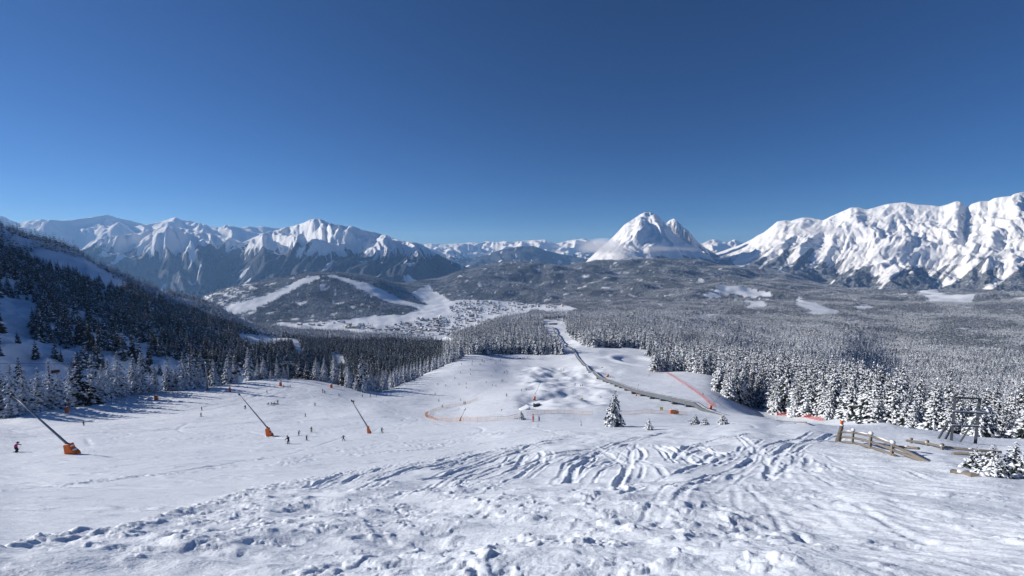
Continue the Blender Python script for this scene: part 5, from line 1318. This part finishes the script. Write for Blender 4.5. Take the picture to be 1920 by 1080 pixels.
def skier(px, py, hpx, jacket, trousers, pose, label, group=None, face=None, helmet="black"):
    p = spot(px, py); D = depth_of(p)
    key = (pose, jacket, trousers)
    if key not in BODY:
        bm_, J = body_mesh(pose, None) if pose not in BODY else BODY[pose]
        if pose not in BODY: BODY[pose] = (bm_, J)
        c = bm_.copy(); c.name = "body"
        for n in (CLOTH[jacket], CLOTH[trousers], M_SKIN, M_BOOT): c.materials.append(n)
        h_ = HELM.copy(); h_.materials.append(CLOTH[helmet]); BODY[key] = (c, J, h_)
    c, J, h_ = BODY[key]
    stand_h = {"stand": 1.76, "ski": 1.55, "wedge": 1.62, "sit": 0.95}[pose]
    k = np.clip(hpx * D / FPX / stand_h, 0.62, 1.25)
    fa = random.uniform(0, 6.28) if face is None else face
    e = 0.6; dz = float(ground(p.x - e * math.sin(fa), p.y + e * math.cos(fa)) - ground(p.x + e * math.sin(fa), p.y - e * math.cos(fa))) / (2 * e)
    sl = max(-0.5, min(0.5, math.atan(dz)))
    r = empty("person", p, fa, label, "person", group); r.scale = (k, k, k)
    def add(nm, me, loc=(0, 0, 0), rot=(0, 0, 0)):
        o = bpy.data.objects.new(nm, me); COL.objects.link(o); o.parent = r; o.location = loc; o.rotation_euler = rot; return o
    add("body", c)
    hd = add("helmet", h_, Vector(J['head']) + Vector((0, 0, .05)))
    if D < 140:
        g_ = add("goggles", GOG); g_.parent = hd
    if pose != "sit" or True:
        for s_, an in ((-1, 'al'), (1, 'ar')):
            tz_ = {"wedge": -s_ * -0.22}.get(pose, 0.0)
            add("ski", SKI_ME, (J[an][0], J[an][1] + .08, 0.02), (sl, 0, tz_))
    if D < 330:
        for hn, s_ in (('hl', -1), ('hr', 1)):
            hx = Vector(J[hn]); tip = Vector((hx.x + s_ * .12, hx.y - (.55 if pose == "ski" else .1), .03))
            add("ski_pole", POLE(tuple(hx), tuple(tip)))
    return r
_pc = {}
def POLE(a, b):
    kk = (a, b)
    if kk not in _pc: _pc[kk] = MB().tube([a, b], [.016, .012], 5).mesh("ski_pole", [M_BOOT])
    return _pc[kk]
PE = [
 (31, 848, 20, "pink", "black", "ski", "skier in pink jacket and dark trousers at the far left edge of the piste", -1.2), (157, 799, 9, "green", "black", "stand", "skier in dark green standing between the near lance and the trees", None),
 (316, 756, 7, "white", "white", "ski", "pale-clad crouching skier in the tree shadow below the padded post", -1.3), (378, 768, 7, "navy", "black", "stand", "upper of two dark skiers below the near lift pylon", None), (377, 783, 8, "black", "black", "wedge", "lower of two dark skiers below the near lift pylon", None),
 (460, 767, 8, "navy", "black", "ski", "dark skier right beside the tube of the second lance", 0.8), (541, 834, 16, "navy", "black", "ski", "largest navy skier on the middle piste right of the second lance", 1.2), (575, 828, 9, "purple", "black", "wedge", "skier in purple right of the largest navy skier", None),
 (560, 816, 10, "blue", "grey", "ski", "crouching skier in bright blue jacket right of the second lance", -1.4), (584, 811, 11, "green", "black", "stand", "standing skier in dark green above the skier in purple", None), (644, 828, 8, "black", "black", "wedge", "small black-clad child skier left of the thin lance", None),
 (716, 812, 10, "navy", "black", "wedge", "dark skier with spread arms just right of the thin lance", None), (501, 738, 6, "black", "black", "stand", "dark skier near the farther pylon above the seated group", None), (503, 758, 4, "black", "grey", "sit", "leftmost seated person of the resting group on the piste", None),
 (510, 758, 5, "grey", "black", "sit", "second seated person of the resting group on the piste", None), (515, 757, 4, "navy", "black", "sit", "third seated person of the resting group on the piste", None), (521, 757, 8, "black", "black", "stand", "person standing at the right of the resting group", None),
 (532, 726, 5, "black", "black", "stand", "left one of three skiers near the gully mound", None), (540, 726, 4, "grey", "black", "stand", "middle one of three skiers near the gully mound", None), (544, 726, 5, "navy", "black", "stand", "right one of three skiers near the gully mound", None),
 (573, 781, 7, "navy", "black", "stand", "lone dark skier on the open piste below the resting group", None), (591, 762, 7, "grey", "black", "stand", "lone grey skier right of the resting group", None), (605, 737, 7, "black", "black", "stand", "left one of a dark pair close together before the mound", None), (609, 738, 6, "navy", "navy", "wedge", "right one of a dark pair close together before the mound", None),
 (636, 743, 6, "teal", "black", "stand", "slim skier right of the dark pair before the mound", None), (663, 757, 8, "grey", "black", "stand", "grey skier at the very tip of the thin lance", None), (680, 745, 6, "grey", "black", "stand", "left one of three skiers spaced along the gully edge", None), (694, 744, 6, "black", "black", "stand", "middle one of three skiers spaced along the gully edge", None), (706, 743, 5, "navy", "black", "wedge", "right one of three skiers spaced along the gully edge", None),
 (823, 753, 5, "navy", "black", "stand", "skier above the left end of the net enclosure", None), (829, 765, 6, "green", "black", "wedge", "skier in dark green beside the net loop's upper edge", None), (870, 758, 6, "black", "black", "stand", "left one of a black pair standing at the net's upper rail", None), (873, 758, 6, "navy", "black", "stand", "right one of a black pair standing at the net's upper rail", None),
 (864, 751, 4, "teal", "black", "stand", "slim skier just above the black pair at the net", None), (816, 741, 4, "grey", "black", "wedge", "grey skier high above the left end of the net loop", None), (950, 744, 6, "black", "black", "stand", "dark skier between the net enclosure and the snow lance", None), (978, 734, 4, "navy", "black", "stand", "left one of two skiers above the red-footed lance", None), (987, 733, 4, "grey", "black", "stand", "right one of two skiers above the red-footed lance", None),
 (999, 791, 14, "red", "red", "stand", "person in red ski suit walking beside the blue-grey skier near the net", -1.4), (1011, 791, 10, "teal", "navy", "wedge", "skier in blue-grey next to the person in red", None), (1318, 741, 4, "black", "black", "stand", "dark skier beside the slanting red net", None), (1217, 705, 3.5, "navy", "black", "stand", "tiny skier at the short red net by the reservoir", None),
 (1052, 693, 4, "grey", "black", "stand", "left one of two skiers on the upper snow park mound", None), (1057, 693, 4, "navy", "black", "stand", "right one of two skiers on the upper snow park mound", None), (1078, 721, 5, "grey", "black", "stand", "left one of three skiers on the snow park beside the track", None), (1089, 722, 5, "black", "black", "stand", "middle one of three skiers on the snow park beside the track", None), (1092, 722, 5, "teal", "black", "stand", "right one of three skiers on the snow park beside the track", None),
]
for (px, py, h, j, t_, ps, lb, fa) in PE: skier(px, py, h, j, t_, ps, lb, "skiers on the near and middle piste", fa)
FAR = [(821,722),(836,724),(853,710),(863,700),(861,722),(874,721),(874,728),(882,694),(882,703),(921,706),(912,718),(923,723),(930,724),(930,698),(941,716),(943,715),(946,700),(865,682),(886,677),(885,684),(900,684),(904,676),(908,678),(930,681),(938,676),(976,674),(983,673),(989,673),(950,697),(952,700)]
cols = list(CLOTH)
for i, (px, py) in enumerate(FAR):
    lb = "tiny distant skier on the wide far piste below the wood edge" if py < 690 else "small distant skier scattered on the open middle of the far piste"
    skier(px, py, 3.6, random.choice(("navy", "black", "grey", "red", "teal", "orange")), "black", random.choice(("stand", "ski", "wedge")), lb, "distant skiers below the wood" if py < 690 else "distant skiers on the open far piste")
# ------------------------------------------------------------------ the winter air
bm = bmesh.new()
bmesh.ops.create_cube(bm, size=1.0)
me = bpy.data.meshes.new("haze"); bm.to_mesh(me); bm.free()
hz = link("haze", me)
hz.scale = (54000, 36000, 2700); hz.location = (0, 16500, 2700 / 2 - 1320)
t = NT("winter_air")
t.n.remove(t.b)
pv = t.node("ShaderNodeVolumePrincipled")
pv.inputs["Color"].default_value = (0.28, 0.55, 1.0, 1)
pv.inputs["Absorption Color"].default_value = (0.4, 0.4, 0.4, 1)
pv.inputs["Density"].default_value = 2.7e-5
pv.inputs["Anisotropy"].default_value = 0.18
t.link(pv.outputs[0], t.out.inputs["Volume"])
me.materials.append(t.m)
tag(hz, "thin blue winter haze filling the valley air", "haze", kind="stuff")

# ------------------------------------------------------------------ cloud banks lying against the mountains
def cloud(px, py, D, w_px, h_px, depth, dens, label, seed):
    c = at_depth(px, py, D); m = D / FPX
    b = MB(); b.ball((0, 0, 0), 1.0, 1, 1, 1, 24, 14)
    me = b.mesh("cloud"); o = link("cloud", me); o.location = c; o.scale = (w_px * m / 2, depth / 2, h_px * m / 2)
    t = NT("cloud_%d" % seed); t.n.remove(t.b)
    tc = t.node("ShaderNodeTexCoord"); ln = t.node("ShaderNodeVectorMath", operation='LENGTH'); t.link(tc.outputs["Object"], ln.inputs[0])
    n = t.node("ShaderNodeTexNoise"); n.inputs["Scale"].default_value = 1.0; n.inputs["Detail"].default_value = 4; n.inputs["Roughness"].default_value = 0.6
    mp = t.node("ShaderNodeMapping"); mp.inputs["Location"].default_value = (seed * 3.1, 0, 0); k = 1 / 420.0; mp.inputs["Scale"].default_value = (k * o.scale.x * 0.6, k * o.scale.y * 0.6, k * o.scale.z * 1.2)
    t.link(tc.outputs["Object"], mp.inputs[0]); t.link(mp.outputs[0], n.inputs["Vector"])
    f = t.math('SUBTRACT', 1.0, ln.outputs["Value"], True)
    f = t.math('ADD', t.math('MULTIPLY', f, 0.75), t.math('MULTIPLY', t.math('SUBTRACT', n.outputs["Fac"], 0.56), 2.2))
    f = t.math('MULTIPLY', f, dens, False); f = t.math('MAXIMUM', f, 0.0); f = t.math('MULTIPLY', f, t.math('LESS_THAN', ln.outputs["Value"], 0.99))
    v = t.node("ShaderNodeVolumePrincipled"); v.inputs["Color"].default_value = (0.97, 0.97, 1, 1); v.inputs["Anisotropy"].default_value = 0.0
    t.link(f, v.inputs["Density"]); t.link(v.outputs[0], t.out.inputs["Volume"]); me.materials.append(t.m)
    return tag(o, label, "cloud", "cloud banks against the mountains", "stuff")
cloud(1122, 463, 9900, 170, 34, 1500, 0.0034, "soft white cloud bank drifting over the left foot of the white cone", 1)
cloud(1255, 466, 9700, 150, 16, 900, 0.0032, "thin cloud ribbon across the lower right flank of the white cone", 2)
cloud(1560, 433, 8700, 180, 26, 1000, 0.0034, "flat grey-white cloud lying in the cirque of the right range", 3)
